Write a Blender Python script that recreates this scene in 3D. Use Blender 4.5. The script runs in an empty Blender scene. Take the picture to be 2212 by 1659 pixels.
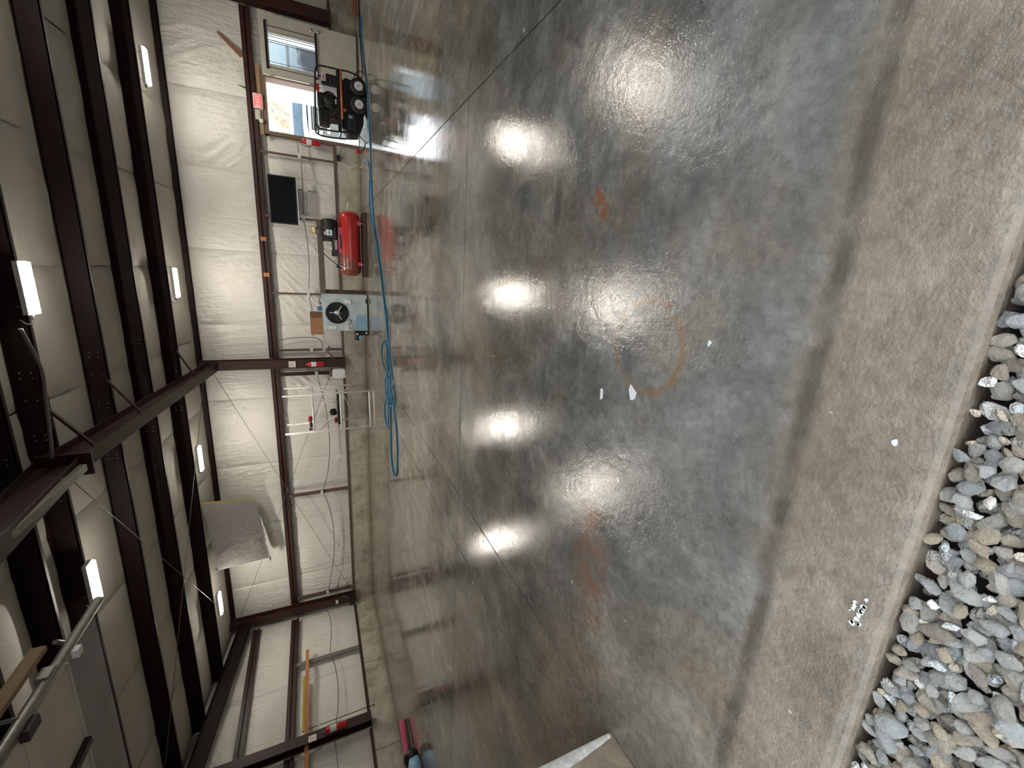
import bpy, bmesh, math, random
from mathutils import Vector, Matrix, noise
random.seed(7)
S = bpy.context.scene
C = S.collection
R = math.radians
PI = math.pi

# ------------------------------------------------------------------ camera
cam_d = bpy.data.cameras.new('camera')
cam = bpy.data.objects.new('camera', cam_d); C.objects.link(cam)
cam_d.sensor_fit = 'HORIZONTAL'; cam_d.sensor_width = 36.0
cam_d.lens = 905.91 / 2212.0 * 36.0
cam_d.clip_start = 0.02; cam_d.clip_end = 400
rt = Vector((0.055873838, -0.418375776, -0.906553818))
up = Vector((0.967507646, 0.246935532, -0.054330453))
bk = Vector((0.246590894, -0.874062099, 0.418578998))
m = Matrix((rt, up, bk)).transposed().to_4x4()
m.translation = Vector((0, 0, 1.35))
cam.matrix_world = m
S.camera = cam

# ------------------------------------------------------------------ sky, sun, exposure
S.view_settings.view_transform = 'Standard'
S.view_settings.look = 'None'
S.view_settings.gamma = 1.0
S.view_settings.use_curve_mapping = False
S.view_settings.exposure = 0.38
W = bpy.data.worlds.new('world'); S.world = W; W.use_nodes = True
nt = W.node_tree; nt.nodes.clear()
wo = nt.nodes.new('ShaderNodeOutputWorld'); bg = nt.nodes.new('ShaderNodeBackground')
tc = nt.nodes.new('ShaderNodeTexCoord'); sp = nt.nodes.new('ShaderNodeSeparateXYZ')
cr = nt.nodes.new('ShaderNodeValToRGB')
nt.links.new(tc.outputs['Generated'], sp.inputs[0]); nt.links.new(sp.outputs['Z'], cr.inputs[0])
cr.color_ramp.elements[0].position = 0.0; cr.color_ramp.elements[0].color = (0.95, 0.97, 1.0, 1)
cr.color_ramp.elements[1].position = 0.8; cr.color_ramp.elements[1].color = (0.80, 0.89, 1.0, 1)
# haze is brighter on the sun's side of the sky, behind the building
dt = nt.nodes.new('ShaderNodeVectorMath'); dt.operation = 'DOT_PRODUCT'; dt.inputs[1].default_value = (.58, .79, .20)
nt.links.new(tc.outputs['Generated'], dt.inputs[0])
mx = nt.nodes.new('ShaderNodeMapRange'); mx.interpolation_type = 'SMOOTHSTEP'
mx.inputs['From Min'].default_value = -.1; mx.inputs['From Max'].default_value = 1.0; mx.inputs['To Min'].default_value = 1.0; mx.inputs['To Max'].default_value = 3.3
nt.links.new(dt.outputs['Value'], mx.inputs['Value'])
vs = nt.nodes.new('ShaderNodeVectorMath'); vs.operation = 'SCALE'
nt.links.new(cr.outputs[0], vs.inputs[0]); nt.links.new(mx.outputs[0], vs.inputs['Scale'])
nt.links.new(vs.outputs[0], bg.inputs['Color']); nt.links.new(bg.outputs[0], wo.inputs[0])
SKY = 1.6
bg.inputs['Strength'].default_value = SKY
sun_d = bpy.data.lights.new('sun', 'SUN'); sun = bpy.data.objects.new('sun', sun_d); C.objects.link(sun)
sun_d.energy = 8.0; sun_d.angle = R(1.0); sun_d.color = (1, .93, .82)
sun.location = (20, 20, 20)
sun.rotation_euler = Vector((-0.85, -0.28, -0.62)).to_track_quat('-Z', 'Y').to_euler()
LAMP = 118.0

# ------------------------------------------------------------------ materials
def newmat(name):
    mt = bpy.data.materials.new(name); mt.use_nodes = True
    return mt, mt.node_tree, mt.node_tree.nodes['Principled BSDF']
def N(nt, t, **kw):
    n = nt.nodes.new(t)
    for k, v in kw.items():
        if hasattr(n, k): setattr(n, k, v)
    return n
def noise_n(nt, vec, scale, detail=4, rough=.55, dist=0.0):
    n = nt.nodes.new('ShaderNodeTexNoise')
    n.inputs['Scale'].default_value = scale; n.inputs['Detail'].default_value = detail
    n.inputs['Roughness'].default_value = rough; n.inputs['Distortion'].default_value = dist
    if vec is not None: nt.links.new(vec, n.inputs['Vector'])
    return n.outputs[0]
def ramp(nt, fac, stops):
    r = nt.nodes.new('ShaderNodeValToRGB'); nt.links.new(fac, r.inputs[0])
    e = r.color_ramp.elements
    while len(e) < len(stops): e.new(0.5)
    for i, (p, c) in enumerate(stops):
        e[i].position = p; e[i].color = (*c, 1) if len(c) == 3 else c
    return r.outputs[0]
def g(v): return (v, v, v)
def mixc(nt, fac, a, b, mode='MIX'):
    x = nt.nodes.new('ShaderNodeMix'); x.data_type = 'RGBA'; x.blend_type = mode
    for s, v in ((x.inputs[0], fac), (x.inputs[6], a), (x.inputs[7], b)):
        if hasattr(v, 'is_linked') or hasattr(v, 'links'): nt.links.new(v, s)
        elif isinstance(v, (int, float)): s.default_value = v
        else: s.default_value = (*v, 1)
    return x.outputs[2]
def math_n(nt, op, a, b=0.0, c=None, clamp=False):
    x = nt.nodes.new('ShaderNodeMath'); x.operation = op; x.use_clamp = clamp
    for s, v in ((0, a), (1, b), (2, c)):
        if v is None: continue
        if isinstance(v, (int, float)): x.inputs[s].default_value = v
        else: nt.links.new(v, x.inputs[s])
    return x.outputs[0]
def mapping(nt, vec, scale=(1, 1, 1), loc=(0, 0, 0), rot=(0, 0, 0)):
    x = nt.nodes.new('ShaderNodeMapping'); nt.links.new(vec, x.inputs[0])
    x.inputs['Scale'].default_value = scale; x.inputs['Location'].default_value = loc; x.inputs['Rotation'].default_value = rot
    return x.outputs[0]
def bump(nt, b, h, strength=.3, dist=.01, normal=None):
    x = nt.nodes.new('ShaderNodeBump'); x.inputs['Strength'].default_value = strength
    x.inputs['Distance'].default_value = dist; nt.links.new(h, x.inputs['Height'])
    if normal: nt.links.new(normal, x.inputs['Normal'])
    nt.links.new(x.outputs[0], b.inputs['Normal']); return x.outputs[0]
def pos(nt):
    return nt.nodes.new('ShaderNodeNewGeometry').outputs['Position']
def objc(nt):
    return nt.nodes.new('ShaderNodeTexCoord').outputs['Object']

def simple(name, col, rough=.5, metal=0, var=.15, scale=12, bmp=0.0, spec=.5, coat=0):
    mt, nt, b = newmat(name)
    v = objc(nt)
    n = noise_n(nt, v, scale, 4)
    lo = tuple(c*(1-var) for c in col); hi = tuple(min(1, c*(1+var)) for c in col)
    nt.links.new(ramp(nt, n, [(.3, lo), (.7, hi)]), b.inputs['Base Color'])
    b.inputs['Roughness'].default_value = rough; b.inputs['Metallic'].default_value = metal
    b.inputs['Specular IOR Level'].default_value = spec
    b.inputs['Coat Weight'].default_value = coat
    if bmp: bump(nt, b, noise_n(nt, v, scale*4, 3), bmp, .005)
    return mt
def emit(name, col, s):
    mt, nt, b = newmat(name)
    b.inputs['Base Color'].default_value = (*col, 1)
    b.inputs['Emission Color'].default_value = (*col, 1); b.inputs['Emission Strength'].default_value = s
    return mt

M = {}
M['steel'] = simple('oxide_steel', (.038, .0125, .0105), .5, 0, .3, 6)
M['steel_dark'] = simple('dark_oxide_steel', (.014, .0045, .004), .6, 0, .3, 5, spec=.3)  # oxide steel with the shade of purlins and girt recesses put into the colour
M['stud'] = simple('brown_channel_steel', (.13, .080, .065), .5, 0, .25, 8)
M['galv'] = simple('galvanised_steel', (.22, .225, .20), .42, .6, .2, 25)
M['grey_metal'] = simple('grey_conduit', (.20, .20, .20), .45, .4, .2, 25)
M['black'] = simple('black_plastic', (.012, .012, .013), .45, 0, .3, 20)
M['rubber'] = simple('tyre_rubber', (.018, .018, .019), .7, 0, .3, 30, .2)
M['dark_metal'] = simple('dark_engine_metal', (.035, .033, .03), .4, .5, .4, 25)
M['grey_cast'] = simple('grey_cast_metal', (.16, .15, .13), .45, .6, .4, 25, .2)
M['alu'] = simple('bright_aluminium', (.62, .62, .60), .3, .8, .15, 30)
M['brass'] = simple('brass', (.75, .55, .25), .3, .9, .2, 30)
M['white'] = simple('white_paint', (.78, .79, .78), .4, 0, .05, 10)
M['white_pipe'] = simple('white_painted_pipe', (.82, .81, .79), .4, 0, .12, 9)
M['door_dull'] = simple('dull_door_section', (.60, .55, .48), .7, 0, .08, 4)
M['door'] = simple('beige_door_paint', (.55, .53, .46), .45, 0, .07, 4)
M['blue'] = simple('blue_paint', (.03, .16, .42), .4, 0, .15, 20)
M['hose'] = simple('blue_hose', (.035, .20, .36), .4, 0, .15, 6)
M['orange'] = simple('orange_bar', (.55, .17, .06), .4, 0, .1, 6)
M['orange_cone'] = simple('orange_plastic', (.9, .25, .05), .5, 0, .05, 6)
M['red_ext'] = simple('red_enamel', (.55, .02, .025), .25, 0, .1, 10, coat=.3)
M['pink'] = simple('faded_pink_plastic', (.62, .10, .20), .4, 0, .2, 12)
M['lightblue'] = simple('light_blue_plastic', (.25, .47, .68), .35, 0, .15, 12)
M['cardboard'] = simple('cardboard', (.36, .19, .10), .8, 0, .12, 8)
M['tape'] = simple('brown_tape', (.17, .075, .035), .45, 0, .25, 12)
M['redcloth'] = simple('red_cloth', (.35, .02, .03), .8, 0, .3, 20)
M['screen'] = simple('tv_screen', (.003, .003, .004), .35, 0, .1, 3, spec=.15)
M['carbody'] = simple('pale_blue_car_paint', (.82, .88, .93), .2, 0, .04, 3, coat=.5)
M['carglass'] = simple('car_glass', (.10, .15, .19), .06, 0, .2, 3)
M['grille'] = simple('dark_grille', (.02, .022, .026), .4, 0, .2, 9)
M['house'] = simple('pale_siding', (.82, .83, .85), .6, 0, .05, 3)
M['bark'] = simple('bark', (.42, .30, .22), .9, 0, .3, 9, .4)
M['leaf'] = simple('winter_leaves', (.45, .40, .20), .8, 0, .5, 5)
M['tote'] = simple('grey_plastic_tote', (.25, .29, .29), .5, 0, .15, 10)
M['film'] = simple('clear_film_strip', (.6, .63, .62), .15, 0, .1, 10)
M['redink'] = simple('red_ink', (.7, .12, .12), .5)
M['greyink'] = simple('grey_ink', (.35, .30, .30), .5)
M['lamp'] = emit('lamp_diffuser', (1.0, .925, .80), LAMP)
M['exit'] = emit('exit_red', (1.0, .13, .13), .55)
M['exit_txt'] = emit('exit_letters', (1.0, .42, .36), .75)
M['soil'] = simple('dark_soil', (.025, .018, .014), .9, 0, .4, 30, .5)

def wood(name, a, b_, axis=0, rough=.7):
    mt, nt, b = newmat(name); v = objc(nt)
    sc = [14, 14, 14]; sc[axis] = 1.2
    n = noise_n(nt, mapping(nt, v, tuple(sc)), 2.5, 6, .65, .4)
    n2 = noise_n(nt, v, 3, 3)
    c = ramp(nt, n, [(.3, a), (.7, b_)])
    nt.links.new(mixc(nt, math_n(nt, 'MULTIPLY', n2, .35), c, tuple(x*.45 for x in a)), b.inputs['Base Color'])
    b.inputs['Roughness'].default_value = rough
    bump(nt, b, n, .25, .004); return mt
M['wood_grey'] = wood('weathered_wood', (.10, .085, .06), (.20, .17, .13))
M['wood_dark'] = wood('dark_wet_wood', (.055, .03, .02), (.11, .065, .045))
M['wood_red'] = wood('reddish_board', (.24, .09, .05), (.36, .15, .08))
M['wood_orange'] = wood('orange_pine', (.42, .17, .06), (.62, .28, .11), 1)
M['wood_pine'] = wood('pine_board', (.28, .18, .10), (.42, .29, .17), 1)
M['wood_frame'] = wood('brown_door_frame', (.17, .11, .075), (.27, .18, .13), 2)
M['wood_yellow'] = wood('yellow_strip', (.42, .34, .05), (.55, .45, .10), 1)

# vinyl faced insulation
def vinyl(name, col, rough=.36, bs=.75):
    mt, nt, b = newmat(name); v = pos(nt)
    n = noise_n(nt, v, 1.2, 5); n2 = noise_n(nt, v, 7, 4)
    c = ramp(nt, n, [(.3, tuple(x*.90 for x in col)), (.68, col)])
    sp_ = ramp(nt, noise_n(nt, v, 3.3, 6, .7), [(.70, g(0)), (.78, g(1))])
    c = mixc(nt, math_n(nt, 'MULTIPLY', sp_, .25), c, (.30, .27, .2))
    nt.links.new(c, b.inputs['Base Color'])
    b.inputs['Roughness'].default_value = rough; b.inputs['Specular IOR Level'].default_value = .45
    h = math_n(nt, 'ADD', math_n(nt, 'MULTIPLY', n2, .5), noise_n(nt, mapping(nt, v, (14, 14, 2.6), rot=(.12, .16, 0)), 1.0, 4))
    bump(nt, b, h, bs, .045)
    return mt
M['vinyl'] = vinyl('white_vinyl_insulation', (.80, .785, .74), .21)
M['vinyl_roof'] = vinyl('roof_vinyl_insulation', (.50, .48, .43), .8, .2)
M['vinyl_flap'] = vinyl('grey_wrapped_vinyl', (.52, .51, .50), .3, .3)  # vinyl greyed: shade of the downturned face is put into the colour

# concrete stem wall
def curb_mat():
    mt, nt, b = newmat('stem_wall_concrete'); v = pos(nt)
    n = noise_n(nt, v, 2.2, 6, .62); n2 = noise_n(nt, mapping(nt, v, (1, 1, 2.2)), 6, 6, .7)
    c = ramp(nt, n, [(.28, (.27, .245, .19)), (.5, (.46, .43, .355)), (.72, (.58, .555, .48))])
    c = mixc(nt, ramp(nt, n2, [(.56, g(0)), (.66, g(.6))]), c, (.15, .13, .09))
    z = N(nt, 'ShaderNodeSeparateXYZ'); nt.links.new(v, z.inputs[0])
    # damp tide mark left along the foot of the wall
    zz = math_n(nt, 'ADD', z.outputs['Z'], math_n(nt, 'MULTIPLY', n2, .18))
    c = mixc(nt, ramp(nt, zz, [(.10, g(.65)), (.24, g(0))]), c, (.19, .165, .105))
    nt.links.new(c, b.inputs['Base Color']); b.inputs['Roughness'].default_value = .75
    bump(nt, b, math_n(nt, 'ADD', n2, noise_n(nt, v, 60, 3)), .35, .008)
    return mt
M['curb'] = curb_mat()
def jamb_mat():
    mt, nt, b = newmat('jamb_concrete'); v = pos(nt)
    n = noise_n(nt, v, 5, 7, .65)
    c = ramp(nt, n, [(.3, (.13, .105, .07)), (.5, (.26, .215, .15)), (.7, (.36, .30, .21))])
    nt.links.new(c, b.inputs['Base Color']); b.inputs['Roughness'].default_value = .8
    bump(nt, b, noise_n(nt, v, 40, 5), .5, .008); return mt
M['jamb'] = jamb_mat()
M['chipped'] = simple('chipped_white_concrete', (.62, .61, .57), .7, 0, .25, 30, .5)

# wet sealed slab
def floor_mat():
    mt, nt, b = newmat('wet_concrete'); v = pos(nt)
    s = N(nt, 'ShaderNodeSeparateXYZ'); nt.links.new(v, s.inputs[0])
    X, Y = s.outputs['X'], s.outputs['Y']
    big = noise_n(nt, v, .55, 5, .6, .6); med = noise_n(nt, v, 2.3, 6, .65, .3); fine = noise_n(nt, v, 22, 6, .7)
    vf = noise_n(nt, v, 90, 3, .6)
    grey = ramp(nt, med, [(.30, (.085, .085, .079)), (.5, (.155, .154, .144)), (.68, (.27, .267, .248))])
    brown = ramp(nt, med, [(.3, (.165, .130, .088)), (.55, (.265, .213, .15)), (.75, (.37, .305, .22))])
    bf = ramp(nt, big, [(.46, g(0)), (.62, g(1))])
    # the apron outside the door line is uniformly brown and rough
    yn = math_n(nt, 'ADD', Y, math_n(nt, 'MULTIPLY', math_n(nt, 'SUBTRACT', med, .5), .35))
    apron = ramp(nt, math_n(nt, 'DIVIDE', yn, 2.0), [(.34, g(1)), (.43, g(0))])
    left = ramp(nt, math_n(nt, 'DIVIDE', X, -4.0), [(.0, g(0)), (.5, g(.5))])
    bfac = math_n(nt, 'MAXIMUM', math_n(nt, 'MAXIMUM', math_n(nt, 'MULTIPLY', bf, .75), math_n(nt, 'MULTIPLY', apron, .9)), math_n(nt, 'MULTIPLY', left, med), clamp=True)
    c = mixc(nt, bfac, grey, brown)
    # fine speckle
    c = mixc(nt, .55, c, ramp(nt, fine, [(.3, g(.45)), (.5, g(1.0)), (.72, g(1.5))]), 'MULTIPLY')
    dark = ramp(nt, noise_n(nt, v, 1.5, 6, .7, .8), [(.60, g(0)), (.70, g(.45))])
    c = mixc(nt, dark, c, (.075, .075, .07))
    # wet groove where the overhead door lands
    dy = math_n(nt, 'ABSOLUTE', math_n(nt, 'SUBTRACT', math_n(nt, 'ADD', Y, math_n(nt, 'MULTIPLY', math_n(nt, 'SUBTRACT', med, .5), .06)), .725))
    line = math_n(nt, 'MULTIPLY', ramp(nt, dy, [(.012, g(1)), (.04, g(0))]), ramp(nt, noise_n(nt, v, 4, 3), [(.35, g(.15)), (.55, g(.8))]))
    c = mixc(nt, line, c, (.06, .048, .036))
    # rust marks: streak, ring, patch by the left
    def blob(cx, cy, rx, ry, a, rot=0):
        d = N(nt, 'ShaderNodeMapping'); nt.links.new(v, d.inputs[0]); d.vector_type = 'TEXTURE'
        d.inputs['Location'].default_value = (cx, cy, 0); d.inputs['Rotation'].default_value = (0, 0, rot)
        d.inputs['Scale'].default_value = (rx, ry, 1)
        l = N(nt, 'ShaderNodeVectorMath', operation='LENGTH'); nt.links.new(d.outputs[0], l.inputs[0])
        return l.outputs['Value']
    def inside(l, w, a):
        r_ = ramp(nt, math_n(nt, 'ADD', l, math_n(nt, 'MULTIPLY', math_n(nt, 'SUBTRACT', fine, .5), w)), [(.6, g(a)), (1.0, g(0))])
        return r_
    st = inside(blob(.39, 1.90, .13, .06, 1, .6), 1.6, .95)
    c = mixc(nt, math_n(nt, 'MULTIPLY', st, ramp(nt, noise_n(nt, v, 26, 4, .7), [(.42, g(.1)), (.55, g(1))])), c, (.26, .10, .045))
    st = inside(blob(-1.55, 1.66, .50, .20, 1, .1), 1.6, .8)
    pn = ramp(nt, noise_n(nt, v, 6, 5, .7, .6), [(.40, g(.05)), (.62, g(1))])
    c = mixc(nt, math_n(nt, 'MULTIPLY', st, pn), c, (.23, .115, .06))
    ringd = blob(-.27, 1.44, .21, .21, 1)
    rg = ramp(nt, math_n(nt, 'ABSOLUTE', math_n(nt, 'SUBTRACT', ringd, 1.0)), [(.02, g(.75)), (.16, g(0))])
    rg = math_n(nt, 'MULTIPLY', rg, ramp(nt, noise_n(nt, v, 9, 3), [(.35, g(.1)), (.6, g(1))]))
    c = mixc(nt, rg, c, (.23, .13, .06))
    ringd = blob(.36, 1.72, .10, .10, 1)
    rg = ramp(nt, math_n(nt, 'ABSOLUTE', math_n(nt, 'SUBTRACT', ringd, 1.0)), [(.05, g(.5)), (.3, g(0))])
    rg = math_n(nt, 'MULTIPLY', rg, ramp(nt, noise_n(nt, v, 14, 3), [(.42, g(0)), (.6, g(1))]))
    c = mixc(nt, rg, c, (.20, .12, .06))
    st = inside(blob(.43, 2.33, .16, .05, 1), .5, .55)
    c = mixc(nt, st, c, (.065, .068, .065))
    # sawdust pale smears far in
    sm = ramp(nt, noise_n(nt, mapping(nt, v, (1.6, 1.0, 1)), 1.1, 7, .7, 1.2), [(.50, g(0)), (.60, g(.4)), (.70, g(.6))])
    far = ramp(nt, math_n(nt, 'DIVIDE', Y, 13.0), [(.25, g(0)), (.4, g(1))])
    c = mixc(nt, math_n(nt, 'MULTIPLY', sm, far), c, (.42, .41, .37))
    # dark stained joints
    # white paint chips
    chips = ramp(nt, noise_n(nt, v, 13, 2, .4), [(.765, g(0)), (.775, g(.8))])
    c = mixc(nt, chips, c, (.6, .62, .6))
    nt.links.new(c, b.inputs['Base Color'])
    # roughness: puddled film
    wet = ramp(nt, noise_n(nt, mapping(nt, v, (1, .8, 1), loc=(3, 1, 0)), .8, 6, .62, .9), [(.36, g(.04)), (.52, g(.08)), (.66, g(.18))])
    farr = ramp(nt, math_n(nt, 'DIVIDE', Y, 6.0), [(.10, g(.13)), (.28, g(.05)), (.5, g(.01)), (.9, g(0))])
    ro = math_n(nt, 'ADD', wet, farr)
    ro = math_n(nt, 'ADD', ro, math_n(nt, 'MULTIPLY', math_n(nt, 'SUBTRACT', noise_n(nt, v, 4.5, 6, .75, .8), .5), .55))
    ro = math_n(nt, 'MAXIMUM', ro, .045)
    ro = math_n(nt, 'ADD', ro, math_n(nt, 'MULTIPLY', apron, .22), clamp=True)
    nt.links.new(ro, b.inputs['Roughness'])
    b.inputs['IOR'].default_value = 1.5
    b.inputs['Specular IOR Level'].default_value = .8
    wav = noise_n(nt, mapping(nt, v, (1.5, .8, 1)), 5.5, 3, .5)
    near = ramp(nt, math_n(nt, 'DIVIDE', Y, 6.0), [(.10, g(.85)), (.17, g(.40)), (.26, g(.17)), (.45, g(.11)), (1.0, g(.03))])
    pit = noise_n(nt, v, 24, 4, .6)
    h = math_n(nt, 'ADD', math_n(nt, 'MULTIPLY', wav, .10), math_n(nt, 'MULTIPLY', math_n(nt, 'ADD', math_n(nt, 'MULTIPLY', fine, .6), math_n(nt, 'ADD', math_n(nt, 'MULTIPLY', vf, .4), math_n(nt, 'MULTIPLY', pit, .9))), near))
    bump(nt, b, h, .8, .012)
    return mt
M['floor'] = floor_mat()
M['slabedge'] = M['floor']

def stone_mat():
    mt, nt, b = newmat('river_gravel'); v = objc(nt)
    oi = N(nt, 'ShaderNodeObjectInfo'); at = N(nt, 'ShaderNodeAttribute', attribute_name='tone')
    rnd = math_n(nt, 'FRACT', math_n(nt, 'ADD', oi.outputs['Random'], at.outputs['Fac']))
    c = ramp(nt, rnd, [(0, (.55, .58, .57)), (.18, (.76, .76, .72)), (.36, (.86, .83, .74)), (.5, (.42, .37, .28)), (.62, (.86, .73, .53)), (.74, (.42, .44, .44)), (.86, (.72, .57, .42)), (1, (.88, .88, .84))])
    n = noise_n(nt, v, 5, 6, .7)
    c = mixc(nt, .6, c, ramp(nt, n, [(.3, g(.78)), (.7, g(1.45))]), 'MULTIPLY')
    nt.links.new(c, b.inputs['Base Color']); b.inputs['Roughness'].default_value = .42
    bump(nt, b, noise_n(nt, v, 7, 5, .7), .8, .12); return mt
M['stone'] = stone_mat()
def red_tank():
    mt, nt, b = newmat('red_tank_enamel'); v = objc(nt)
    s = N(nt, 'ShaderNodeSeparateXYZ'); nt.links.new(v, s.inputs[0])
    n = noise_n(nt, v, 6, 6, .65)
    f = math_n(nt, 'ADD', math_n(nt, 'MULTIPLY', s.outputs['X'], -1.6), math_n(nt, 'MULTIPLY', n, 1.0))
    f2 = math_n(nt, 'ADD', f, math_n(nt, 'MULTIPLY', s.outputs['Z'], .9))
    k = ramp(nt, f2, [(.62, g(0)), (.70, g(.85))])
    # X is local: rusty end patch sits at the -x end, upper side
    c = mixc(nt, ramp(nt, math_n(nt, 'SUBTRACT', f2, .75), [(.55, g(0)), (.65, g(.8))]), (.50, .022, .018), (.16, .06, .03))
    nt.links.new(c, b.inputs['Base Color']); b.inputs['Roughness'].default_value = .3
    b.inputs['Coat Weight'].default_value = .3; return mt
M['tank'] = red_tank()
def cabinet_mat():
    mt, nt, b = newmat('pale_blue_cabinet'); v = objc(nt)
    n = noise_n(nt, v, 5, 6, .6)
    c = ramp(nt, n, [(.3, (.42, .50, .53)), (.6, (.58, .68, .72))])
    c = mixc(nt, ramp(nt, noise_n(nt, v, 3, 5, .7), [(.6, g(0)), (.75, g(.35))]), c, (.30, .33, .33))
    nt.links.new(c, b.inputs['Base Color']); b.inputs['Roughness'].default_value = .4; return mt
M['cabinet'] = cabinet_mat()
def glass_mat():
    mt, nt, b = newmat('window_glass')
    b.inputs['Base Color'].default_value = (.85, .92, .95, 1); b.inputs['Roughness'].default_value = .03
    b.inputs['Transmission Weight'].default_value = 1; b.inputs['IOR'].default_value = 1.5
    return mt
M['glass'] = glass_mat()
def ground_mat():
    mt, nt, b = newmat('pale_yard'); v = pos(nt)
    n = noise_n(nt, v, .8, 6)
    nt.links.new(ramp(nt, n, [(.3, (.62, .57, .50)), (.7, (.80, .77, .71))]), b.inputs['Base Color'])
    b.inputs['Roughness'].default_value = .85; return mt
M['yard'] = ground_mat()
M['trailer_side'] = simple('trailer_side', (.34, .40, .43), .35, 0, .15, 2)
M['top_sec'] = simple('mauve_grey_section', (.34, .32, .32), .7, 0, .1, 4)

# ------------------------------------------------------------------ mesh helpers
class MB:
    def __init__(s): s.v = []; s.f = []; s.sm = []
    def box(s, a, b):
        x0, y0, z0 = a; x1, y1, z1 = b
        if x0 > x1: x0, x1 = x1, x0
        if y0 > y1: y0, y1 = y1, y0
        if z0 > z1: z0, z1 = z1, z0
        o = len(s.v)
        s.v += [(x0,y0,z0),(x1,y0,z0),(x1,y1,z0),(x0,y1,z0),(x0,y0,z1),(x1,y0,z1),(x1,y1,z1),(x0,y1,z1)]
        for q in ((0,3,2,1),(4,5,6,7),(0,1,5,4),(1,2,6,5),(2,3,7,6),(3,0,4,7)): s.f.append([o+i for i in q]); s.sm.append(False)
        return s
    def beam(s, p, q, w, h, upv=(0, 0, 1)):       # box along p->q, width w sideways, height h along up
        p = Vector(p); q = Vector(q); d = (q-p).normalized(); sd = d.cross(Vector(upv)).normalized(); u = sd.cross(d)
        o = len(s.v)
        for e in (p, q):
            for a, b in ((-1,-1),(1,-1),(1,1),(-1,1)): s.v.append(tuple(e+sd*(a*w/2)+u*(b*h/2)))
        for f in ((3,2,1,0),(4,5,6,7),(0,1,5,4),(1,2,6,5),(2,3,7,6),(3,0,4,7)): s.f.append([o+i for i in f]); s.sm.append(False)
        return s
    def tube(s, pts, r, n=8, closed=False, cap=True):
        pts = [Vector(p) for p in pts]; L = len(pts); o = len(s.v)
        prev = None
        rr = r if isinstance(r, (list, tuple)) else [r]*L
        for i, p in enumerate(pts):
            if closed: t = (pts[(i+1) % L]-pts[i-1]).normalized()
            else: t = ((pts[min(i+1, L-1)]-pts[max(i-1, 0)])).normalized()
            if prev is None:
                a = Vector((0, 0, 1)) if abs(t.z) < .9 else Vector((1, 0, 0))
                nn = (a - t*a.dot(t)).normalized()
            else:
                nn = (prev - t*prev.dot(t)).normalized()
            prev = nn; bb = t.cross(nn)
            for k in range(n):
                an = 2*PI*k/n; s.v.append(tuple(p+(nn*math.cos(an)+bb*math.sin(an))*rr[i]))
        m_ = L if closed else L-1
        for i in range(m_):
            a = o+i*n; b = o+((i+1) % L)*n
            for k in range(n):
                s.f.append([a+k, a+(k+1) % n, b+(k+1) % n, b+k]); s.sm.append(True)
        if cap and not closed:
            s.f.append([o+k for k in range(n)][::-1]); s.sm.append(False)
            s.f.append([o+(L-1)*n+k for k in range(n)]); s.sm.append(False)
        return s
    def cyl(s, p, q, r, n=16): return s.tube([p, q], r, n)
    def lathe(s, prof, c, axis='z', n=20):        # prof: (radius, height)
        o = len(s.v); c = Vector(c)
        for r_, h in prof:
            for k in range(n):
                a = 2*PI*k/n; u, w = r_*math.cos(a), r_*math.sin(a)
                d = {'z': (u, w, h), 'x': (h, u, w), 'y': (w, h, u)}[axis]
                s.v.append(tuple(c+Vector(d)))
        for i in range(len(prof)-1):
            for k in range(n):
                a = o+i*n; b = a+n
                s.f.append([a+k, a+(k+1) % n, b+(k+1) % n, b+k]); s.sm.append(True)
        s.f.append([o+k for k in range(n)][::-1]); s.sm.append(False)
        s.f.append([o+(len(prof)-1)*n+k for k in range(n)]); s.sm.append(False)
        return s
    def prism(s, poly, a, b, axis='y'):           # polygon extruded along axis from a to b
        o = len(s.v); n = len(poly)
        for t in (a, b):
            for (u, w) in poly:
                s.v.append({'y': (u, t, w), 'x': (t, u, w), 'z': (u, w, t)}[axis])
        s.f.append([o+i for i in range(n)]); s.f.append([o+n+i for i in range(n)][::-1]); s.sm += [False, False]
        for i in range(n):
            j = (i+1) % n; s.f.append([o+j, o+i, o+n+i, o+n+j]); s.sm.append(False)
        return s
    def grid(s, fn, nu, nv, smooth=True):
        o = len(s.v)
        for j in range(nv+1):
            for i in range(nu+1): s.v.append(tuple(fn(i/nu, j/nv)))
        for j in range(nv):
            for i in range(nu):
                a = o+j*(nu+1)+i; s.f.append([a, a+1, a+nu+2, a+nu+1]); s.sm.append(smooth)
        return s
    def mesh(s, name, org=(0, 0, 0)):
        me = bpy.data.meshes.new(name); org = Vector(org)
        me.from_pydata([tuple(Vector(v)-org) for v in s.v], [], s.f)
        bm = bmesh.new(); bm.from_mesh(me); bmesh.ops.recalc_face_normals(bm, faces=bm.faces); bm.to_mesh(me); bm.free()
        for p, q in zip(me.polygons, s.sm): p.use_smooth = q
        me.update(); return me
    def build(s, name, mat, parent=None, bev=0, world=True):
        org = parent.get('_org', (0, 0, 0)) if parent is not None else (0, 0, 0)
        org = tuple(org)
        o = bpy.data.objects.new(name, s.mesh(name, org if world else (0, 0, 0)))
        C.objects.link(o)
        if isinstance(mat, str): mat = M[mat]
        o.data.materials.append(mat)
        if parent is not None: o.parent = parent; o['_org'] = org
        else: o['_org'] = (0., 0., 0.)
        if bev:
            b = o.modifiers.new('bevel', 'BEVEL'); b.width = bev; b.segments = 2; b.limit_method = 'ANGLE'
        return o
def thing(name, label, cat, loc, group=None):
    o = bpy.data.objects.new(name, None); C.objects.link(o); o.location = loc; o.empty_display_size = .1
    o['label'] = label; o['category'] = cat; o['_org'] = tuple(float(x) for x in loc)
    if group: o['group'] = group
    return o
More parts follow.
